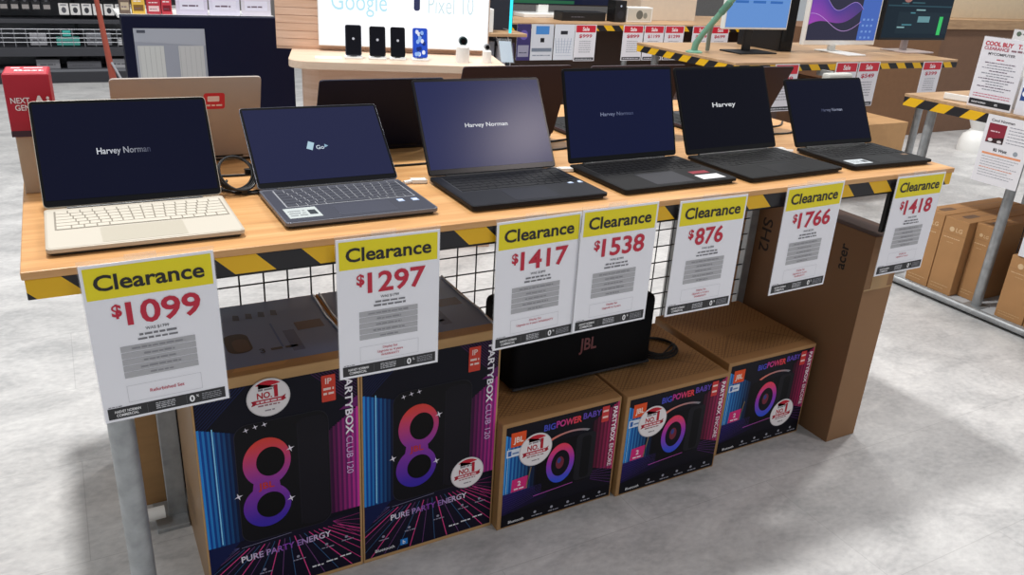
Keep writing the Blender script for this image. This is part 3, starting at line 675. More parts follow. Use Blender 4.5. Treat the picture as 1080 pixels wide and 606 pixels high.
# tall thin monitor carton at the right
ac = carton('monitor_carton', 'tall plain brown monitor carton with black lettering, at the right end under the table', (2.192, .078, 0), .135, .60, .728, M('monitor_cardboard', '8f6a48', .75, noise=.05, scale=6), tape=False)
A = Art(); A.rect(0, 0, .60, .728, '7d5a3b', 0)
A.text('acer', .535, .605, .046, '18130f', 1, 'l', rot=-PI/2+PI, bold=.02, width=.085) if False else A.text('acer', .515, .59, .032, '18130f', 1, 'l', rot=PI/2, bold=.02, width=.085)
A.text('SH2', .155, .655, .042, '241a13', 1, 'l', rot=-PI/2, bold=.01, width=.12)
for i in range(3): A.greek(.02+.03*i, .05+.03*i, .57+.03*i, .005, '3b2a1c', 1, i)
for i in range(4): A.line(.085+.010*i, .66, .085+.010*i, .50, .0035, '6b4d32', 1)
A.rrect(.065, .50, .083, .54, .002, '1c1510', 1); A.line(.40, .30, .40, .56, .0014, '785838', 1)
A.build('side_print', ac, (-.0004, .60, 0), (0, -1, 0), (0, 0, 1), art_mat('matte_print', .7))
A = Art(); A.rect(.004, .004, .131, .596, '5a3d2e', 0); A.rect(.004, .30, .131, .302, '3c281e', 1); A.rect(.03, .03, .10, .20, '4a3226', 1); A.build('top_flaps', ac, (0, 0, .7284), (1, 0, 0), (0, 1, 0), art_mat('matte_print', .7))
MB().box(.002, .133, -.0008, .0004, .55, .556).box(.03, .105, -.0008, .0004, .556, .726).build('front_flap_tape', TAPE, ac)
# cartons behind the wire panel
carton('carton', 'plain brown carton standing behind the wire panel at the left, next to the table leg', (.085, .63, 0), .115, .26, .52, CARD)
lt = carton('carton', 'dark carton behind the wire panel, showing as a strip beside the tall cartons', (.215, .63, 0), .30, .25, .44, M('blackish_carton', '23201f', .6))

# ------------------------------------------------------------------ right: low rack with cartons
HZs = lambda n, ax, ph: hazard_mat(n, ax, .155, ph, .5, 1.0)
rk = thing('display_table', 'shop table at the right edge of the view with tan cartons in its base', 'table', (3.70, 0, 0), -.0)
bx('tabletop', OAKF, rk, .0, 1.2, -1.1, 1.18, .91, .925)
bx('hazard_strip', HZs('hazard_tape_rack', 'Y', .04), rk, .0, .02, -1.09, 1.178, .868, .9098, .0015)
bx('hazard_strip', HZs('hazard_tape_rack_end', 'X', .1), rk, .0205, 1.19, 1.16, 1.178, .868, .9098, .0015)
for (x, y) in ((.07, 1.06), (.07, .59), (.07, -.9), (1.12, 1.06), (1.12, -.9)):
    MB().tube([(x, y, .0), (x, y, .9095)], .022, 16).build('leg', STEEL, rk, smooth=True)
a = MB(); a.tube([(.0, -1.05, .028), (.0, 1.09, .028)], .017, 14).tube([(1.17, -1.05, .028), (1.17, 1.09, .028)], .017, 14).tube([(.0, 1.09, .028), (1.17, 1.09, .028)], .017, 14); a.box(.03, .12, .55, .63, .012, .034); a.box(.03, .12, 1.02, 1.10, .012, .034)
a.build('base_rail', STEEL, rk, smooth=True)
bx('base_shelf', M('grey_shelf', 'b7babd', .5), rk, .016, 1.16, -1.03, 1.07, .012, .03)
a = MB()
for i in range(20): a.tube([(.10+i*.05, .50, .04), (.10+i*.05, .50, .90)], .0022, 6)
for k in range(16): a.tube([(.10, .503, .06+k*.055), (1.06, .503, .06+k*.055)], .0022, 6)
a.build('wire_divider', MESHW, rk)
LGM = M('monitor_box_cardboard', 'b08355', .8, noise=.06, scale=8)
def lgbox(y1, wd, h, label, circ=True, x=3.745):
    t = carton('monitor_carton', label, (x, y1, .031), wd, .62, h, LGM, 'monitor cartons in the base of the right table', rotz=-PI/2, tape=False)
    A = Art(); A.rect(wd*.03, h*.80, wd*.97, h*.803, '8d6742', 0)
    A.disc(wd*.38, h*.86, wd*.10, wd*.10, 'd8b98f', 0, 20); A.text('LG', wd*.55, h*.835, wd*.16, 'd8b98f', 0, bold=.02)
    A.greek(wd*.12, wd*.8, h*.74, h*.012, 'd8b98f', 0, 3); A.greek(wd*.3, wd*.6, h*.68, h*.012, 'c4a071', 0, 4); A.greek(wd*.1, wd*.85, h*.10, h*.012, 'c9a67a', 0, 5); A.greek(wd*.1, wd*.7, h*.06, h*.012, 'c9a67a', 0, 6)
    A.build('front_print', t, (0, -.0004, 0), (1, 0, 0), (0, 0, 1), INK)
    # hand hole on the narrow top
    A = Art(); A.rrect(wd*.3, .06, wd*.6, .16, .01, '6d4d30', 0); A.line(wd*.5, .0, wd*.5, .62, .003, '8d6742', 0); A.build('top_print', t, (0, 0, h+.0004), (1, 0, 0), (0, 1, 0), INK)
    return t
lgbox(.962, .122, .372, 'tan monitor carton in the right rack, first of three, half behind the $1418 sign')
lgbox(.836, .122, .372, 'tan monitor carton in the right rack, middle of the row of three')
lgbox(.710, .085, .372, 'tan monitor carton in the right rack, third in its row, next to the steel upright', x=3.80)
lgbox(.485, .13, .30, 'tan monitor carton in the right rack beyond the wire divider, white sheet on top')
lgbox(.35, .13, .30, 'tan monitor carton cut by the right edge of the view, low in the rack')
t = thing('product_sheet', 'small white information sheet on top of the rightmost tan cartons', 'sign', (3.742, .46, .335), -PI/2)
bx('card', PAPER, t, 0, .13, -.002, .002, 0, .10, 0)
A = Art(); A.rect(0, 0, .13, .1, 'dfe0e6', 0); A.text('i', .05, .03, .04, '6f7fa8', 1)
for i in range(3): A.greek(.07, .12, .03+.02*i, .006, '8088a0', 1, i)
A.build('print', t, (0, -.0024, 0), (1, 0, 0), (0, 0, 1), INK)
# posters on the right table, facing the aisle (towards -x)
def poster(label, y1, z0, w, h, draw, x=3.735, lean=0., cat='sign', name='poster', stand=True):
    t = thing(name, label, cat, (x, y1, z0), -PI/2)
    bx('card', PAPER, t, 0, w, 0, .002, 0, h, 0)
    A = Art(); draw(A, w, h); A.build('print', t, (0, -.0004, 0), (1, 0, 0), (0, 0, 1), INK)
    if stand: MB().box(-.003, w+.003, .0025, .005, 0, h+.003).box(-.003, w+.003, .0025, .08, 0, .003).build('acrylic_stand', CLEAR, t)
    return t
def poster1(A, w, h):
    A.rect(0, 0, w, h, 'e4e2e8', 0)
    A.text('COOL BUY', w*.06, h*.885, h*.055, 'c02238', 1, bold=.04, width=w*.62); A.text('T.', w*.78, h*.885, h*.055, 'c02238', 1, bold=.04)
    A.text('CLEARANCE', w*.06, h*.825, h*.042, 'b04a5c', 1, bold=.03, width=w*.55); A.greek(w*.66, w*.94, h*.83, h*.03, '8d6a74', 1, 3)
    A.text('MYCOMPUTER', w*.18, h*.755, h*.035, '4a4a52', 1, bold=.02, width=w*.6)
    A.greek(w*.4, w*.56, h*.69, h*.018, 'c23a52', 1, 2)
    for i in range(11):
        d = (.16, .22, .12, .3, .14, .26, .1, .2, .3, .12, .25)[i]; A.greek(w*(d), w*(1-d), h*(.64-.038*i), h*.015, '8a8c96' if i % 3 else '6a5a6c', 1, i)
    A.greek(w*.08, w*.92, h*.19, h*.014, 'c86a80', 1, 9); A.greek(w*.08, w*.92, h*.155, h*.014, 'c86a80', 1, 10)
    A.rect(w*.03, h*.03, w*.97, h*.115, '1d1d24', 1); A.text('HARVEY NORMAN', w*.09, h*.055, h*.026, 'e4e4ea', 2, bold=.02, width=w*.33); A.text('0%', w*.62, h*.055, h*.028, 'e4e4ea', 2, bold=.02)
def poster2(A, w, h):
    A.rect(0, 0, w, h, 'e2e2ea', 0); A.rect(w*.05, h*.5, w*.5, h*.72, 'd21f3c', 1); A.rect(w*.05, h*.2, w*.22, h*.38, '2a4a8c', 1); A.disc(w*.13, h*.30, w*.06, w*.06, 'e8ecf4', 2)
    for i in range(5): A.greek(w*.3, w*.9, h*(.36-.05*i), h*.016, '8088a0', 1, i)
    A.greek(w*.1, w*.9, h*.85, h*.02, '8088a0', 1, 8)
def poster3(A, w, h):
    A.rect(0, 0, w, h, 'e8e6ea', 0); A.text('Cool Norman', w*.1, h*.91, h*.035, '2a2a30', 1, bold=.02, width=w*.5); A.disc(w*.92, h*.925, w*.07, w*.07, 'd22438', 1)
    A.rect(w*.08, h*.60, w*.46, h*.88, '8a1f34', 1); A.poly([(w*.08, h*.60), (w*.46, h*.60), (w*.46, h*.7), (w*.2, h*.66)], '2c1418', 2); A.greek(w*.14, w*.34, h*.76, h*.02, 'e8c8d0', 2, 1); A.disc(w*.18, h*.64, w*.05, w*.035, 'e8e0e2', 3)
    A.disc(w*.38, h*.63, w*.05, w*.03, 'd8d0d2', 3)
    for i in range(6): A.greek(w*.52, w*.92, h*(.86-.045*i), h*.014, 'a0a0aa', 1, i)
    A.text('82 Watt', w*.3, h*.49, h*.04, '2c2c34', 1, bold=.03, width=w*.3); A.disc(w*.78, h*.51, w*.05, w*.05, '9aa0a8', 1)
    A.rect(w*.08, h*.425, w*.92, h*.455, 'e89a70', 1)
    for i in range(8): A.greek(w*.1, w*(.9-.08*(i % 3)), h*(.385-.04*i), h*.012, 'a8a8b0' if i != 4 else 'd88a6a', 1, i)
poster('large white standing poster with red heading on the right table', .872, .926, .205, .30, poster1, x=3.722)
poster('white standing poster with a red square, at the right edge of the view', .655, .926, .205, .30, poster2, x=3.726)
poster('pale sheet standing behind the red headed poster', .82, .926, .21, .335, lambda A, w, h: (A.rect(0, 0, w, h, 'd9d8d8', 0), A.greek(w*.1, w*.7, h*.94, h*.02, '8a8a8a', 1), A.disc(w*.12, h*.95, w*.05, w*.05, '5a6a5a', 1)), x=3.84)
poster('white product sheet with a dark red picture hanging from the right table edge', .738, .615, .21, .297, poster3, x=3.690, stand=False)
t = thing('handheld_device', 'flat white gadget on the right table, left of the red headed poster', 'gadget', (3.83, .96, .926), .2)
MB().prism([(-.06, -.05, .0), (.06, -.05, 0), (.06, -.05, .012), (-.06, -.05, .03)], (0, .12, 0)).build('body', WHT, t, bevel=.004)
bx('pad', BLK, t, .02, .075, -.055, .05, .0, .008)

# ------------------------------------------------------------------ monitor table behind
YT = 2.04
mt = thing('display_table', 'oak shop table with hazard tape edge behind the laptops, monitors standing on it', 'table')
bx('tabletop', OAKF, mt, 3.40, 5.36, YT, 2.96, .935, .95)
bx('hazard_strip', HZs('hazard_tape_mon', 'X', .02), mt, 3.402, 5.358, YT, YT+.02, .90, .9348, .0015)
bx('hazard_strip', HZs('hazard_tape_mon_side', 'Y', .02), mt, 3.402, 3.42, YT+.0205, 2.958, .895, .9348, .0015)
for (x, y) in ((3.5, 2.12), (5.2, 2.12), (3.5, 2.88), (5.25, 2.88)):
    MB().tube([(x, y, 0), (x, y, .9345)], .024, 14).build('leg', STEEL, mt, smooth=True)
def monitor(label, x0, x1, z0, hgt, y, bezm, draw, base, foot, lean=.0, estr=SCR, name='monitor'):
    t = thing(name, label, 'monitor', (0, 0, 0)); t.location = ((x0+x1)/2, y, .95); w = x1-x0; zz = z0-.95
    bx('housing', bezm, t, -w/2, w/2, 0, .035, zz, zz+hgt, .004)
    A = Art(); draw(A, w, hgt); A.build('screen', t, (-w/2, -.0006, zz), (1, 0, 0), (0, 0, 1), SCR)
    MB().obox((-.03, .05, .006), (.06, 0, 0), (0, .02, 0), (0, 0, zz+hgt*.5)).obox((-.03, .034, zz+hgt*.4), (.06, 0, 0), (0, .02, 0), (0, 0, hgt*.12)).build('stand', base, t, bevel=.003)
    bx('foot', base, t, -foot[0]/2, foot[0]/2, -foot[1], .13, 0, .009, .003)
    return t
def m1(A, w, h):
    A.rect(.008, .012, w-.008, h-.008, '6f9fe4', 0); A.rect(.008, h*.55, w-.008, h-.008, '5b8fdf', 1)
    for i in range(3): A.rect(w*.12+i*w*.27, h*.42, w*.32+i*w*.27, h*.46, '3f74c4', 1)
def m2(A, w, h):
    A.rect(.012, .03, w-.012, h-.012, '37364a', 0); A.rect(w*.72, .03, w-.012, h*.82, '4f72c8', 1)
    f = lambda q: h*(.72-.22*q+.10*sin(8.5*q+.6)); g = lambda q: min(f(q), h*(.20+.10*sin(5*q+1.2)+.36*q))
    for i in range(26):
        t0, t1 = i/26, (i+1)/26; X0, X1 = .012+t0*w*.72, .012+t1*w*.72
        A.poly([(X0, g(t0)), (X1, g(t1)), (X1, f(t1)), (X0, f(t0))], [mixc('b04fc4', '4a4484', t0), mixc('b04fc4', '4a4484', t1), mixc('5f46b4', '4a4484', t1), mixc('5f46b4', '4a4484', t0)], 2)
        A.line(X0, f(t0), X1, f(t1), .004, 'a88ad8', 3); A.line(X0, h*(.30+.16*sin(4.5*t0+1.5)+.1*t0), X1, h*(.30+.16*sin(4.5*t1+1.5)+.1*t1), .003, 'd0a4ec', 4)
    for i in range(12): A.rect(w*(.76+.06*(i % 3)), h*(.10+.09*(i//3)), w*(.79+.06*(i % 3)), h*(.13+.09*(i//3)), '7fa4e8', 2)
def m3(A, w, h):
    A.rect(.01, .016, w-.01, h-.01, '1b2a35', 0); A.rect(w*.2, h*.10, w*.98, h*.42, '22323c', 1); A.rect(w*.03, h*.50, w*.98, h*.52, '31505c', 1)
    for i in range(14):
        r = random.Random(i); x = w*r.uniform(.05, .75); y = h*r.uniform(.1, .9); A.rect(x, y, x+w*r.uniform(.05, .2), y+h*.02, r.choice(['4f8a96', '8fb8bc', '6a8a92', '3a606a']), 2)
    A.disc(w*.3, h*.62, w*.06, h*.06, 'b07a72', 2); A.disc(w*.45, h*.66, w*.05, h*.05, '8fa6a6', 2); A.rect(w*.5, h*.27, w*.68, h*.36, '6f9ea6', 2)
    A.rect(w*.83, h*.08, w*.885, h*.36, '42d070', 3)
monitor('white framed monitor with a plain light blue screen, left on the table behind', 3.62, 4.14, 1.09, .36, 2.42, WHT, m1, BLK, (.30, .06))
monitor('white all in one computer with a purple wave picture, middle of the table behind', 4.285, 4.955, 1.0, .42, 2.40, WHT, m2, WHT, (.16, .16))
monitor('black monitor showing dark teal charts with a green bar, right on the table behind', 5.02, 5.745-.4+.38, 1.03, .44, 2.42, BLK, m3, M('frosted_stand', 'b8a8a4', .3), (.3, .08))
t = thing('computer_tower', 'black upright computer between the blue and the purple screens', 'computer', (4.18, 2.50, .95))
bx('case', BLK, t, 0, .12, 0, .38, 0, .42, .004); bx('front_panel', BLKG, t, .008, .112, -.004, .0, .01, .41, .001)
t = thing('jointed_stand', 'pale green jointed stand arm leaning at the left end of the table behind', 'stand', (3.46, 2.47, .95))
GRN = M('pale_green_metal', '6f9f88', .45)
MB().tube([(0, 0, .01), (.0, -.005, .05), (.012, -.04, .11), (.05, -.16, .27), (.09, -.28, .43)], [.020, .02, .017, .017, .017], 14).build('upper_arm', GRN, t, smooth=True)
MB().tube([(.12, .02, .01), (.10, .0, .1), (.07, -.05, .20)], .013, 12).build('strut', M('grey_green_metal', '7d8a84', .4), t, smooth=True)
MB().lathe([(.05, 0), (.05, .006), (.03, .014)], (0, 0, 0)).build('foot', GRN, t, smooth=True)
MB().tube([(.043, -.137, .24), (.057, -.183, .30)], .021, 14).build('joint', M('mid_green_metal', '5d8a76', .4), t, smooth=True)
# sale tags
def sale(x, y, z, n, price, where, w=.19, h=.27, z0=None):
    t = thing('price_tag', 'white Sale tag with a red top, %s' % where, 'sign', (x, y, z), 0, 'sale tags')
    bx('card', PAPER, t, 0, w, -.002, 0, -h, 0, 0)
    A = Art(); A.rect(0, -h, w, 0, 'e6e4ea', 0); A.rect(w*.04, -h*.21, w*.96, -h*.02, 'cf2438', 1); A.text('Sale', w*.5, -h*.165, h*.10, 'f8e8ea', 2, 'c', bold=.03)
    A.text('$'+price, w*.5, -h*.35, h*.085, 'c23048', 2, 'c', bold=.02, width=w*.62)
    for i in range(6): A.greek(w*.22, w*.78, -h*(.46+.06*i), h*.022, 'a4a4ac', 2, i)
    A.rect(w*.04, -h*.98, w*.96, -h*.90, '24242a', 1); A.greek(w*.1, w*.9, -h*.955, h*.025, 'd0d0d6', 2, 2)
    A.build('print', t, (0, -.0024, 0), (1, 0, 0), (0, 0, 1), INK); return t
sale(4.20, YT-.002, .945, 0, '499', 'left one of the two behind the rightmost laptop')
sale(4.40, YT-.002, .945, 1, '549', 'right one of the two behind the rightmost laptop')
sale(5.01, YT-.002, .94, 2, '399', 'alone near the right end of the monitor table', h=.24)
sale(3.70, YT-.002, .94, 3, '299', 'seen in the gap between the two rightmost laptops', h=.27)
bx_ = tag(MB().obox((4.0, YT-.14, .80), (.20, 0, 0), (0, .06, 0), (0, 0, .10)).build('router_box', M('pale_grey_box', 'c4c4bc', .6), bevel=.012), 'pale rounded box held under the monitor table behind the rightmost laptop', 'box')
bx('bracket', STEEL, bx_, 4.08, 4.10, YT-.08, YT+.03, .90-.03, .905)
# cartons stored under the monitor table
DK = M('umber_cardboard', '73523a', .85, noise=.05); DK2 = M('taupe_cardboard', '6a5650', .85, noise=.05)
carton('carton', 'taupe carton under the left end of the monitor table', (3.56, 2.30, 0), .5, .45, .80, DK2)
carton('carton', 'brown carton in the middle under the monitor table', (4.08, 2.34, 0), .50, .45, .78, DK)
carton('carton', 'big brown carton behind the legs of the monitor table, left of two', (5.55, 3.62, 0), .85, .5, 1.0, DK)
carton('carton', 'second big brown carton, right of the first, below the teal chart monitor', (6.42, 3.62, 0), 1.03, .5, 1.02, M('brown_carton2', '7d5a3e', .85, noise=.05))
carton('carton', 'low tan carton lying on the floor under the monitor table', (4.75, 2.98, 0), 1.60, .50, .30, M('light_tan_carton', 'b88f62', .85, noise=.05))
# far right counter with pale carton
t = thing('counter', 'brown sided counter with a pale wood top at the upper right', 'counter', (7.48, 3.62, 0))
bx('body', M('brown_panel', '775843', .7, noise=.04), t, 0, 2.6, .03, .7, 0, .99, .003); bx('top', OAKF, t, -.02, 2.62, 0, .72, .99, 1.08, .003)
carton('carton', 'large cream carton on the brown counter at the upper right', (7.70, 3.8, 1.08), 1.7, .5, .5, M('cream_carton', 'd9c6a8', .8, noise=.03))
t = tag(MB().lathe([(.0, 0), (.045, 0), (.06, .03), (.07, .07), (.06, .10)], (7.42, 3.80, 1.08), 20).build('round_container', M('rose_plastic', 'b3485e', .5), smooth=True), 'small rose coloured container on the left end of the brown counter', 'container')
MB().lathe([(.05, .10), (.064, .105), (.062, .13), (.0, .135)], (7.42, 3.80, 1.08), 20).build('lid', WHT, t, smooth=True)
t = thing('pedestal_appliance', 'white rounded appliance with a domed base standing on the floor at the right', 'appliance', (7.30, 2.95, 0))
MB().lathe([(.13, 0), (.135, .03), (.13, .09), (.11, .15), (.075, .18), (.065, .195)], (0, 0, 0), 32).build('domed_base', WHT, t, smooth=True)
MB().lathe([(.055, .19), (.06, .21), (.085, .27), (.10, .38), (.085, .48), (.0, .52)], (0, 0, 0), 32).build('body', WHT, t, smooth=True)

# ------------------------------------------------------------------ far table with more tags
YF = 4.22
ft = thing('display_table', 'furthest oak shop table at the top of the view, white tags along its edge', 'table')
bx('tabletop', OAKF, ft, 2.9, 6.2, YF, YF+.9, .93, .945)
bx('hazard_strip', HZs('hazard_tape_far', 'X', .05), ft, 2.902, 6.198, YF, YF+.018, .888, .9298, .001)
for (x, y) in ((3.0, 4.3), (4.3, 4.3), (6.1, 4.3), (3.0, 5.05), (6.1, 5.05)): MB().tube([(x, y, 0), (x, y, .9295)], .024, 12).build('leg', STEEL, ft, smooth=True)
bx('modesty_panel', M('umber_board', '4b3a33', .8), ft, 3.05, 6.05, 4.6, 4.62, .02, .92)
def plain_tag(x, draw, label, w=.2, h=.27):
    t = thing('information_sheet', label, 'sign', (x, YF-.003, .935))
    bx('card', PAPER, t, 0, w, -.002, 0, -h, 0, 0); A = Art(); draw(A, w, h); A.build('print', t, (0, -.0026, -h), (1, 0, 0), (0, 0, 1), INK)
def pt0(A, w, h): A.rect(0, 0, w, h, '3d3568', 0); A.rect(w*.1, h*.1, w*.9, h*.42, '9a98ac', 1); A.greek(w*.2, w*.8, h*.2, h*.03, '4a4860', 2, 1); A.disc(w*.5, h*.7, w*.3, w*.3, '6a5aa8', 1)
def pt1(A, w, h): A.rect(0, 0, w, h, 'd4d6de', 0); A.rect(w*.2, h*.72, w*.8, h*.95, '4a8ad0', 1); A.rect(w*.42, h*.5, w*.6, h*.62, '1c1c22', 1); A.rect(w*.05, h*.24, w*.95, h*.34, '7a8494', 1); A.greek(w*.1, w*.9, h*.12, h*.03, '8a92a0', 1, 2)
def pt2(A, w, h):
    A.rect(0, 0, w, h, 'dde0e8', 0); A.rect(w*.3, h*.72, w*.65, h*.82, '2a2c34', 1)
    for i in range(6): A.line(w*(.15+.12*i), h*.2, w*(.05+.16*i), h*.62, .004, '9aa6c0', 1); A.greek(w*.1, w*.9, h*(.12+.08*i), h*.012, 'b0b8cc', 1, i)
plain_tag(3.21, pt0, 'dark purple sheet at the left end of the furthest table, beside three white ones', .12)
plain_tag(3.335, pt1, 'white sheet with a blue heading on the furthest table, right of the purple sheet')
plain_tag(3.545, pt2, 'white sheet covered in grey diagrams on the furthest table, left of a red topped tag', .185)
sale(3.735, YF-.003, .935, 5, '999', 'furthest table, right of the sheet with grey diagrams', .2, .28)
for k, (x, p) in enumerate(((4.20, '899'), (4.415, '1199'), (4.63, '1299'))): sale(x, YF-.003, .935, 6+k, p, ('left', 'middle', 'right')[k]+' of three together on the furthest table', .205, .28)
for k, (x, p) in enumerate(((4.93, '799'), (5.14, '699'))): sale(x, YF-.003, .935, 9+k, p, ('left', 'right')[k]+' of two showing beneath the blue screen', .2, .28)
def prop(name, label, cat, x, y, z, w, d, h, mat, extra=None, bevel=.004):
    t = thing(name, label, cat, (x, y, z)); bx('body', mat, t, 0, w, 0, d, 0, h, bevel)
    if extra: extra(t, w, d, h)
    return t
def fp(draw):
    def f(t, w, d, h): A = Art(); draw(A, w, h); A.build('front_print', t, (0, -.0006, 0), (1, 0, 0), (0, 0, 1), INK)
    return f
prop('soundbar', 'long black device lying on the furthest table above the red topped tag', 'device', 3.72, 4.40, .945, .42, .14, .07, BLK, fp(lambda A, w, h: A.greek(w*.2, w*.5, h*.4, h*.12, '5a5a64', 0)))
prop('small_speaker', 'small black upright speaker on the furthest table', 'speaker', 4.19, 4.34, .945, .11, .12, .17, BLK, fp(lambda A, w, h: (A.disc(w*.5, h*.35, w*.3, w*.3, '26262c', 0, 20), A.disc(w*.5, h*.75, w*.08, w*.08, 'b8c4d8', 0, 12))))
prop('boxed_gadget', 'white box with a grey picture on the furthest table right of the small speaker', 'box', 4.32, 4.36, .945, .27, .1, .12, WHT, fp(lambda A, w, h: (A.rect(w*.05, h*.1, w*.95, h*.9, 'cfcabd', 0), A.disc(w*.5, h*.5, w*.13, h*.3, '6a6a62', 1, 16), A.disc(w*.72, h*.45, w*.08, h*.2, '8a8a80', 1, 16))))
carton('carton', 'cream carton on the furthest table left of the green stand arm', (4.60, 4.55, .945), .62, .3, .48, M('cream_carton2', 'd6c7b4', .8, noise=.03))
t = thing('television', 'dark television with a white foot on the furthest table, at the top of the view', 'television', (3.15, 4.76, .945))
bx('housing', BLK, t, 0, 1.3, 0, .05, .09, .72, .004)
MB().box(.35, .85, -.12, .12, 0, .03).box(.55, .65, .0, .04, .03, .1).build('foot', WHT, t, bevel=.004)
A = Art(); A.rect(.01, .10, 1.29, .71, '1a2038', 0); A.rect(.3, .104, .9, .13, '2f6a4a', 1); A.build('screen', t, (0, -.0006, 0), (1, 0, 0), (0, 0, 1), SCR)
# dark accessory stand right of the white lightbox
t = thing('accessory_stand', 'dark stand hung with small accessories right of the white lightbox', 'rack', (2.37, 3.35, 0), -.1)
bx('back_panel', M('navy_panel', '1f2230', .6), t, 0, .35, .10, .14, 0, 1.35); bx('base', BLK, t, -.02, .37, -.12, .2, 0, .05); bx('shelf', OAKF, t, -.02, .37, -.1, .1, .95, .97)
for i in range(5): MB().tube([(.04+i*.062, .10, .98-.06*(i % 2)), (.04+i*.062, .0, .98-.06*(i % 2))], .004, 6).build('hook', STEEL, t)
for i, (x, z, w_, h_, c_) in enumerate(((.02, .80, .05, .12, 'c9ccd4'), (.09, .74, .05, .14, '2a2d38'), (.16, .81, .04, .10, '8a8e9a'), (.22, .72, .06, .16, 'b0b4c0'), (.295, .78, .045, .12, '3a3050'))):
    o = MB().box(x, x+w_, .02, .05, z, z+h_).build('accessory_pack', M('pack%d' % i, c_, .4), t, bevel=.003)
a = MB()
for i in range(4): a = MB().tube([(.05+.08*i, .03, .945), (.07+.08*i, -.0, .85), (.03+.09*i, .0, .7), (.08+.08*i, .02, .55)], .004, 6).build('hanging_cord', M('pale_cord', 'b8bac2', .5), t)
tag(MB().obox((2.40, 3.28, .971), (.11, -.02, 0), (.02, .08, 0), (0, 0, .14)).build('charger_pack', WHT, bevel=.004), 'white product pack standing on the dark accessory stand', 'box')
tag(MB().tube([(2.63, 3.26, .971), (2.63, 3.26, 1.40)], .009, 10).build('light_tube', M('cyan_tube', '25c4d8', .3, emit='25c4d8', estr=1.2), smooth=True), 'thin glowing cyan light tube on the dark accessory stand', 'lamp')

# ------------------------------------------------------------------ phone counter
ga = -.2946; gc, gs = cos(ga), sin(ga); GO = Vector((.994, 2.297, 0))
ct = thing('phone_counter', 'curved pale oak phone counter with slatted back, under the white lightbox', 'counter', GO, ga)
def cshape(x0, x1, y0, y1, r):
    P = [(x1, y0), (x1, y1), (x0, y1)]
    for i in range(9): a_ = PI+PI/2*i/8; P.append((x0+r+r*cos(a_), y0+r+r*sin(a_)))
    return P
MB().prism([(x, y, .915) for x, y in cshape(0, 1.0, 0, .5, .10)], (0, 0, .035)).build('counter_top', wood_mat('pale_oak_top', 'd8bca2', 'e2c8b0', 'ead4be', rough=.4), ct, bevel=.003)
MB().prism([(x, y, 0) for x, y in cshape(.05, .98, .16, .48, .10)], (0, 0, .915)).build('counter_body', OAKP, ct)
a = MB(); a.box(-.07, .975, .42, .50, .951, 1.75)
bp = a.build('back_panel', OAKP, ct)
a = MB()
for i in range(22): a.box(-.07, .975, .417, .42, .965+i*.036, .998+i*.036)
a.build('slats', OAKP, bp)
lb = thing('lightbox', 'white glowing lightbox sign with phone advertising above the oak counter', 'sign', GO, ga)
bx('frame', WHT, lb, .13, .965, .378, .411, .975, 1.45, .003)
A = Art(); A.rect(0, 0, .825, .465, 'fbfcff', 0)
A.text('Google', .06, .165, .085, 'b4dce8', 1, width=.265, bold=.0); A.text('Pixel 10', .525, .165, .085, 'c4d8dc', 1, width=.225, bold=-.01)
A.rrect(.455, .175, .485, .27, .012, '2a2f52', 1)
A.build('lit_face', lb, (.135, .3775, .98), (1, 0, 0), (0, 0, 1), LBX)
def phone(s, c, label, pat=None, off=.13, w=.074, h=.135):
    t = thing('phone', label, 'phone', GO+Vector((gc*s-gs*off, gs*s+gc*off, .95)), ga, 'phones on the oak counter')
    le = .26; V = Vector((0, sin(le), cos(le))); N = Vector((0, -cos(le), sin(le))); X = Vector((1, 0, 0)); O = Vector((0, 0, .014))
    MB().obox(O-N*.004, X*w, V*h, N*.008).build('case', c, t, vert_bevel=(tuple(N), .009, 4), bevel=.001)
    A = Art(); A.rrect(.004, .004, w-.004, h-.004, .007, '0c0d16' if not pat else '2750c8', 0)
    if pat:
        r = random.Random(3)
        for i in range(16): A.disc(r.uniform(.014, w-.014), r.uniform(.014, h-.014), .008, .010, r.choice(['dfe8fa', '8fb4f0', '17307e']), 1, 12)
    else: A.disc(w*.5, h*.55, .006, .006, 'b8bcc8', 1, 12)
    A.build('screen', t, O+N*.0045, X, V, INKG)
    MB().box(-.004, w+.004, -.012, .06, 0, .009).obox((w*.3, .012, .009), (w*.4, 0, 0), (0, .012, 0), (0, .02, .06)).build('stand', WHT, t, bevel=.002)
phone(.255, M('silver_black', '3a3d48', .3), 'tallest dark phone on the oak counter, leftmost of four', h=.138)
phone(.365, BLK, 'black phone with a grey emblem on the oak counter, second of four')
phone(.462, BLKG, 'slim black phone on the oak counter, left of the blue patterned one', w=.068)
phone(.565, M('royal_blue', '2348c0', .35), 'blue patterned phone on the oak counter, rightmost of four', pat=1, w=.07)
def camera_thing(s, off, r, h, label):
    t = thing('security_camera', label, 'camera', GO+Vector((gc*s-gs*off, gs*s+gc*off, .95)), ga)
    MB().lathe([(r, 0), (r*1.02, h*.3), (r*.98, h*.62), (r*.7, h*.70), (0, h*.72)], (0, 0, 0)).build('base', WHT, t, smooth=True)
    MB().tube([(0, .02, h*.86), (0, -.012, h*.86)], r*.62, 20).build('head', GREYP if r < .03 else M('dark_teal_plastic', '1f3a3c', .3), t, smooth=True)
    MB().tube([(0, -.012, h*.86), (0, -.015, h*.86)], r*.4, 20).build('lens', BLKG, t, smooth=True)
camera_thing(.80, .12, .032, .115, 'white security camera with a black lens on the oak counter')
camera_thing(.92, .14, .022, .085, 'smaller white security camera at the right end of the oak counter')
t = thing('product_card', 'flat white card lying at the left end of the oak counter', 'card', GO+Vector((.14, .06, .95)), ga); bx('card', PAPER, t, 0, .12, 0, .07, 0, .003, 0)
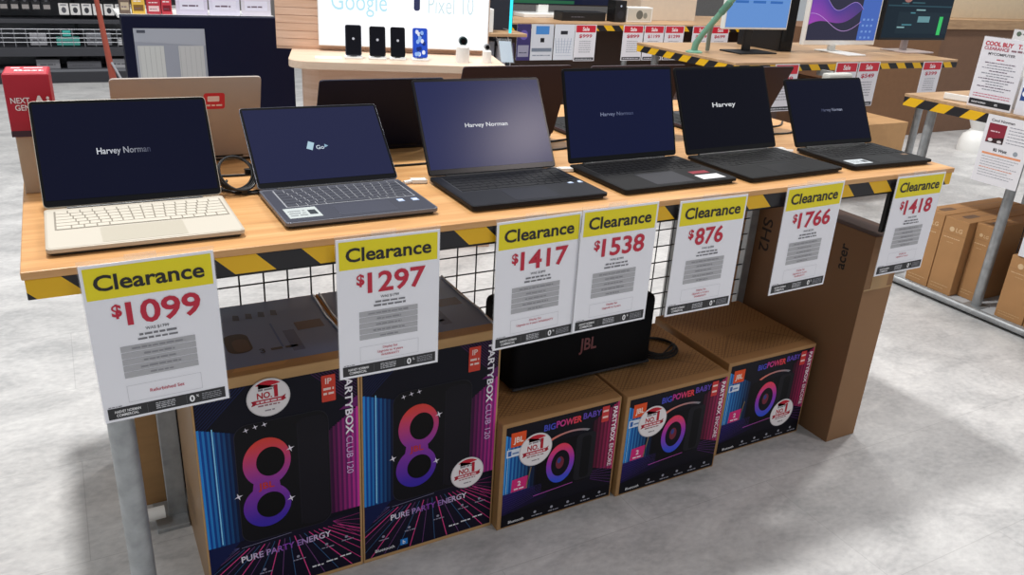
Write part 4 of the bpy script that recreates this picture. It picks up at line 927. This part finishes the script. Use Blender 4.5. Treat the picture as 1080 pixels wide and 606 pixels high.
A = Art(); A.greek(.01, .08, .03, .006, '8aa0a8', 0); A.build('print', t, (0, 0, .0034), (1, 0, 0), (0, 1, 0), INK)
t = thing('card_holder', 'small clear holder with a printed card at the right end of the oak counter', 'sign', GO+Vector((gc*.99-gs*.15, gs*.99+gc*.15, .95)), ga)
MB().obox((0, 0, 0), (.07, 0, 0), (0, .004, 0), (-.015, .03, .11)).build('holder', CLEAR, t); MB().obox((.004, -.001, .004), (.06, 0, 0), (0, .001, 0), (-.013, .026, .095)).build('card', M('pale_blue_card', 'c4d4e2', .4), t)

# ------------------------------------------------------------------ navy display board, behind-left fixtures
nb = thing('display_board', 'large navy blue display board with a grey picture, behind the rose gold laptop', 'display', (.40, 3.2, 0), 0)
NAVY = M('navy_laminate', '0c1028', .4, spec=.2)
bx('board', NAVY, nb, .004, .85, 0, .10, .02, 1.046, .003); bx('plinth', BLK, nb, -.01, .87, -.05, .16, 0, .03)
A = Art(); X0, Z0, X1, Z1 = .053, .70, .393, .988
A.rect(X0, Z0, X1, Z1, '8d919c', 0)
A.poly([(X0, Z1-.065), (X1, Z1-.085), (X1, Z1), (X0, Z1)], '9a9ea8', 1); A.rect(X0+.015, Z1-.022, X0+.055, Z1-.008, '4a4d58', 2)
for (a0, a1, col) in ((X0+.012, X0+.135, 'b8bab9'), (X0+.205, X1-.012, 'b0b1b2')):
    A.rect(a0, Z0, a1, Z1-.085, col, 2)
    for i in range(5): A.rect(a0+.006+i*(a1-a0)/5, Z0, a0+.008+i*(a1-a0)/5, Z1-.09, '9a9c9e', 3)
A.build('picture', nb, (0, -.0006, 0), (1, 0, 0), (0, 0, 1), INKG)
# low white shelf behind the board with colourful packs
ws = thing('display_shelf', 'low white display shelf behind the navy board, packs standing on it', 'shelf', (.46, 4.3, 0))
bx('body', M('white_shelf', 'd8d6d8', .5), ws, .2, .95, .02, .4, 0, .935, .003); bx('shelf_board', WHT, ws, .0, .95, -.02, .4, .9352, .955, .002)
for i, (x, w_, h_, c_, c2, lab) in enumerate(((.01, .06, .15, '6b5a50', 'b8a890', 'brown pack at the far left of the white shelf'), (.08, .075, .12, 'd8b04a', '7a5a2a', 'yellow pack on the white shelf'), (.165, .08, .11, 'b03040', 'e0c0c0', 'dark red pack on the white shelf beside the yellow one'), (.25, .06, .12, 'c23a48', '7a1a28', 'bright red pack on the white shelf left of the pale sheets'),
        (.335, .19, .20, 'ccc6da', '8a7aa8', 'pale lavender sheet on the white shelf, left of three'), (.535, .19, .20, 'd4d2e4', '6a7ac0', 'pale lavender sheet on the white shelf, middle of three'), (.735, .19, .20, 'd0ccd8', 'a08a9a', 'pale lavender sheet on the white shelf, right of three'))):
    t = prop('product_pack' if i < 4 else 'information_sheet', lab, 'pack' if i < 4 else 'sign', (.47+x), 4.33, .955, w_, .06 if i < 4 else .01, h_, M('pk%d' % i, c_, .5), fp(lambda A, w, h, c2=c2, i=i: (A.rect(w*.12, h*.15, w*.88, h*.45, c2 if i < 4 else 'dcdaea', 0), A.greek(w*.15, w*.8, h*.6, h*.06, 'efe8e8' if i < 4 else c2, 1, i), A.greek(w*.2, w*.7, h*.25, h*.05, '6a5a6a', 1, i+3))), .002)
# dark shelving far left
SX, SY = -1.6, 7.7
sh = thing('shelving_unit', 'dark grey shop shelving at the far left with hanging packs', 'shelf', (SX, SY, 0))
DG = M('dark_grey_steel', '37383e', .5); DG2 = M('mid_grey_steel', '6a6c72', .5)
bx('back_panel', M('grey_backboard', '7a7c82', .6, noise=.06), sh, 0, 2.9, .42, .45, 0, 1.9, 0)
bx('kick_plate', M('dark_kick', '2c2d33', .5), sh, 0, 2.9, 0, .42, 0, .105); bx('shelf', DG2, sh, 0, 2.9, .0, .42, .105, .125); bx('shelf', DG, sh, 0, 2.9, -.02, .42, .255, .335); bx('shelf', DG, sh, 0, 2.9, .05, .42, .55, .585); bx('shelf', DG, sh, 0, 2.9, .05, .42, .80, .83)
for x in (0, .93, 1.9, 2.87): bx('upright', DG, sh, x, x+.03, .38, .42, 0, 1.9)
a = MB()
for i in range(30): a.tube([(.02+i*.097, .02, .34), (.02+i*.097, .02, .5)], .004, 5)
for z in (.38, .42, .46, .5): a.tube([(.0, .02, z), (2.9, .02, z)], .004, 5)
a.build('wire_basket', M('wire_grey', '97999e', .4, .5), sh)
r = random.Random(5)
for i in range(11):
    w_ = .085; x = SX+1.78+i*.098
    t = prop('hanging_pack', 'white hanging pack in the row on the far left shelving', 'pack', x, SY+.10, .625, w_, .03, .105, M('white_pack', 'dcdad8', .5), fp(lambda A, w, h, i=i: (A.disc(w*.5, h*.42, w*.24, h*.26, '35363c' if i % 3 else '55555c', 0, 14), A.rect(w*.2, h*.8, w*.8, h*.92, '8a8a90', 0))), .003)
    t['group'] = 'white hanging packs on the far shelving'
for i, (x, w_, h_, z, c_, lab) in enumerate(((1.50, .14, .11, .345, '9c9ca2', 'grey box in the wire basket, left of the teal one'), (1.72, .20, .07, .345, '4fa89c', 'teal pack lying in the wire basket of the far left shelving'), (1.78, .07, .05, .43, '3fb8ac', 'small teal pack above the larger teal one'), (1.98, .22, .12, .345, '77787f', 'mid grey pack in the wire basket, right of the teal one'), (2.26, .20, .05, .345, 'c8c8ca', 'pale flat pack at the right of the wire basket'),
        (1.52, .20, .09, .126, '8b8b90', 'grey flat box on the bottom shelf, far left'), (1.78, .30, .07, .126, '5f6066', 'dark grey flat box on the bottom shelf'), (2.13, .34, .09, .126, 'aeaeb2', 'light grey flat box on the bottom shelf, right'))):
    prop('product_box', lab, 'box', SX+x, SY+.06, z, w_, .2, h_, M('sb%d' % i, c_, .6), fp(lambda A, w, h, i=i: A.greek(w*.15, w*.8, h*.4, h*.15, '4a4a50', 0, i)))
for i in range(7):
    t = prop('hanging_pack', 'black hanging pack at the left of the top row on the far shelving', 'pack', SX+1.12+i*.088, SY+.12, .66, .07, .03, .13, M('black_pack', '1c1c20', .5), fp(lambda A, w, h: (A.rect(w*.1, h*.1, w*.9, h*.4, 'a09a98', 0), A.disc(w*.5, h*.7, w*.2, w*.2, '6a6a70', 0, 10))), .003); t['group'] = 'black hanging packs on the far shelving'
for i in range(12):
    t = prop('hanging_pack', 'small dark pack in the row above the white hanging packs', 'pack', SX+1.78+i*.09, SY+.10, .835, .075, .03, .12, M('dark_pack', '3a3034', .5), fp(lambda A, w, h, i=i: A.rect(w*.15, h*.2, w*.85, h*.7, ['8a6a5a', 'b0a8a4', '5a4a4a'][i % 3], 0)), .003); t['group'] = 'small dark packs above the white packs'
# leaning orange red post with cable
t = thing('signal_post', 'slim orange red post leaning beside the navy board', 'post', (.47, 5.4, 0))
MB().tube([(.0, 0, 0), (.0, 0, .12), (-.03, .0, .5), (-.075, .0, 1.1)], [.040, .036, .022, .015], 14).build('post', M('orange_red', '9c4838', .55), t, smooth=True)
MB().lathe([(.09, 0), (.09, .015), (.05, .03)], (0, 0, 0)).build('foot', M('orange_red2', 'a84634', .5), t, smooth=True)
MB().tube([(-.02, -.04, .52), (.05, -.05, .35), (.10, -.05, .20), (.12, -.05, .01)], .008, 8).build('cord', M('pale_cord2', 'a8aab0', .5), t, smooth=True)
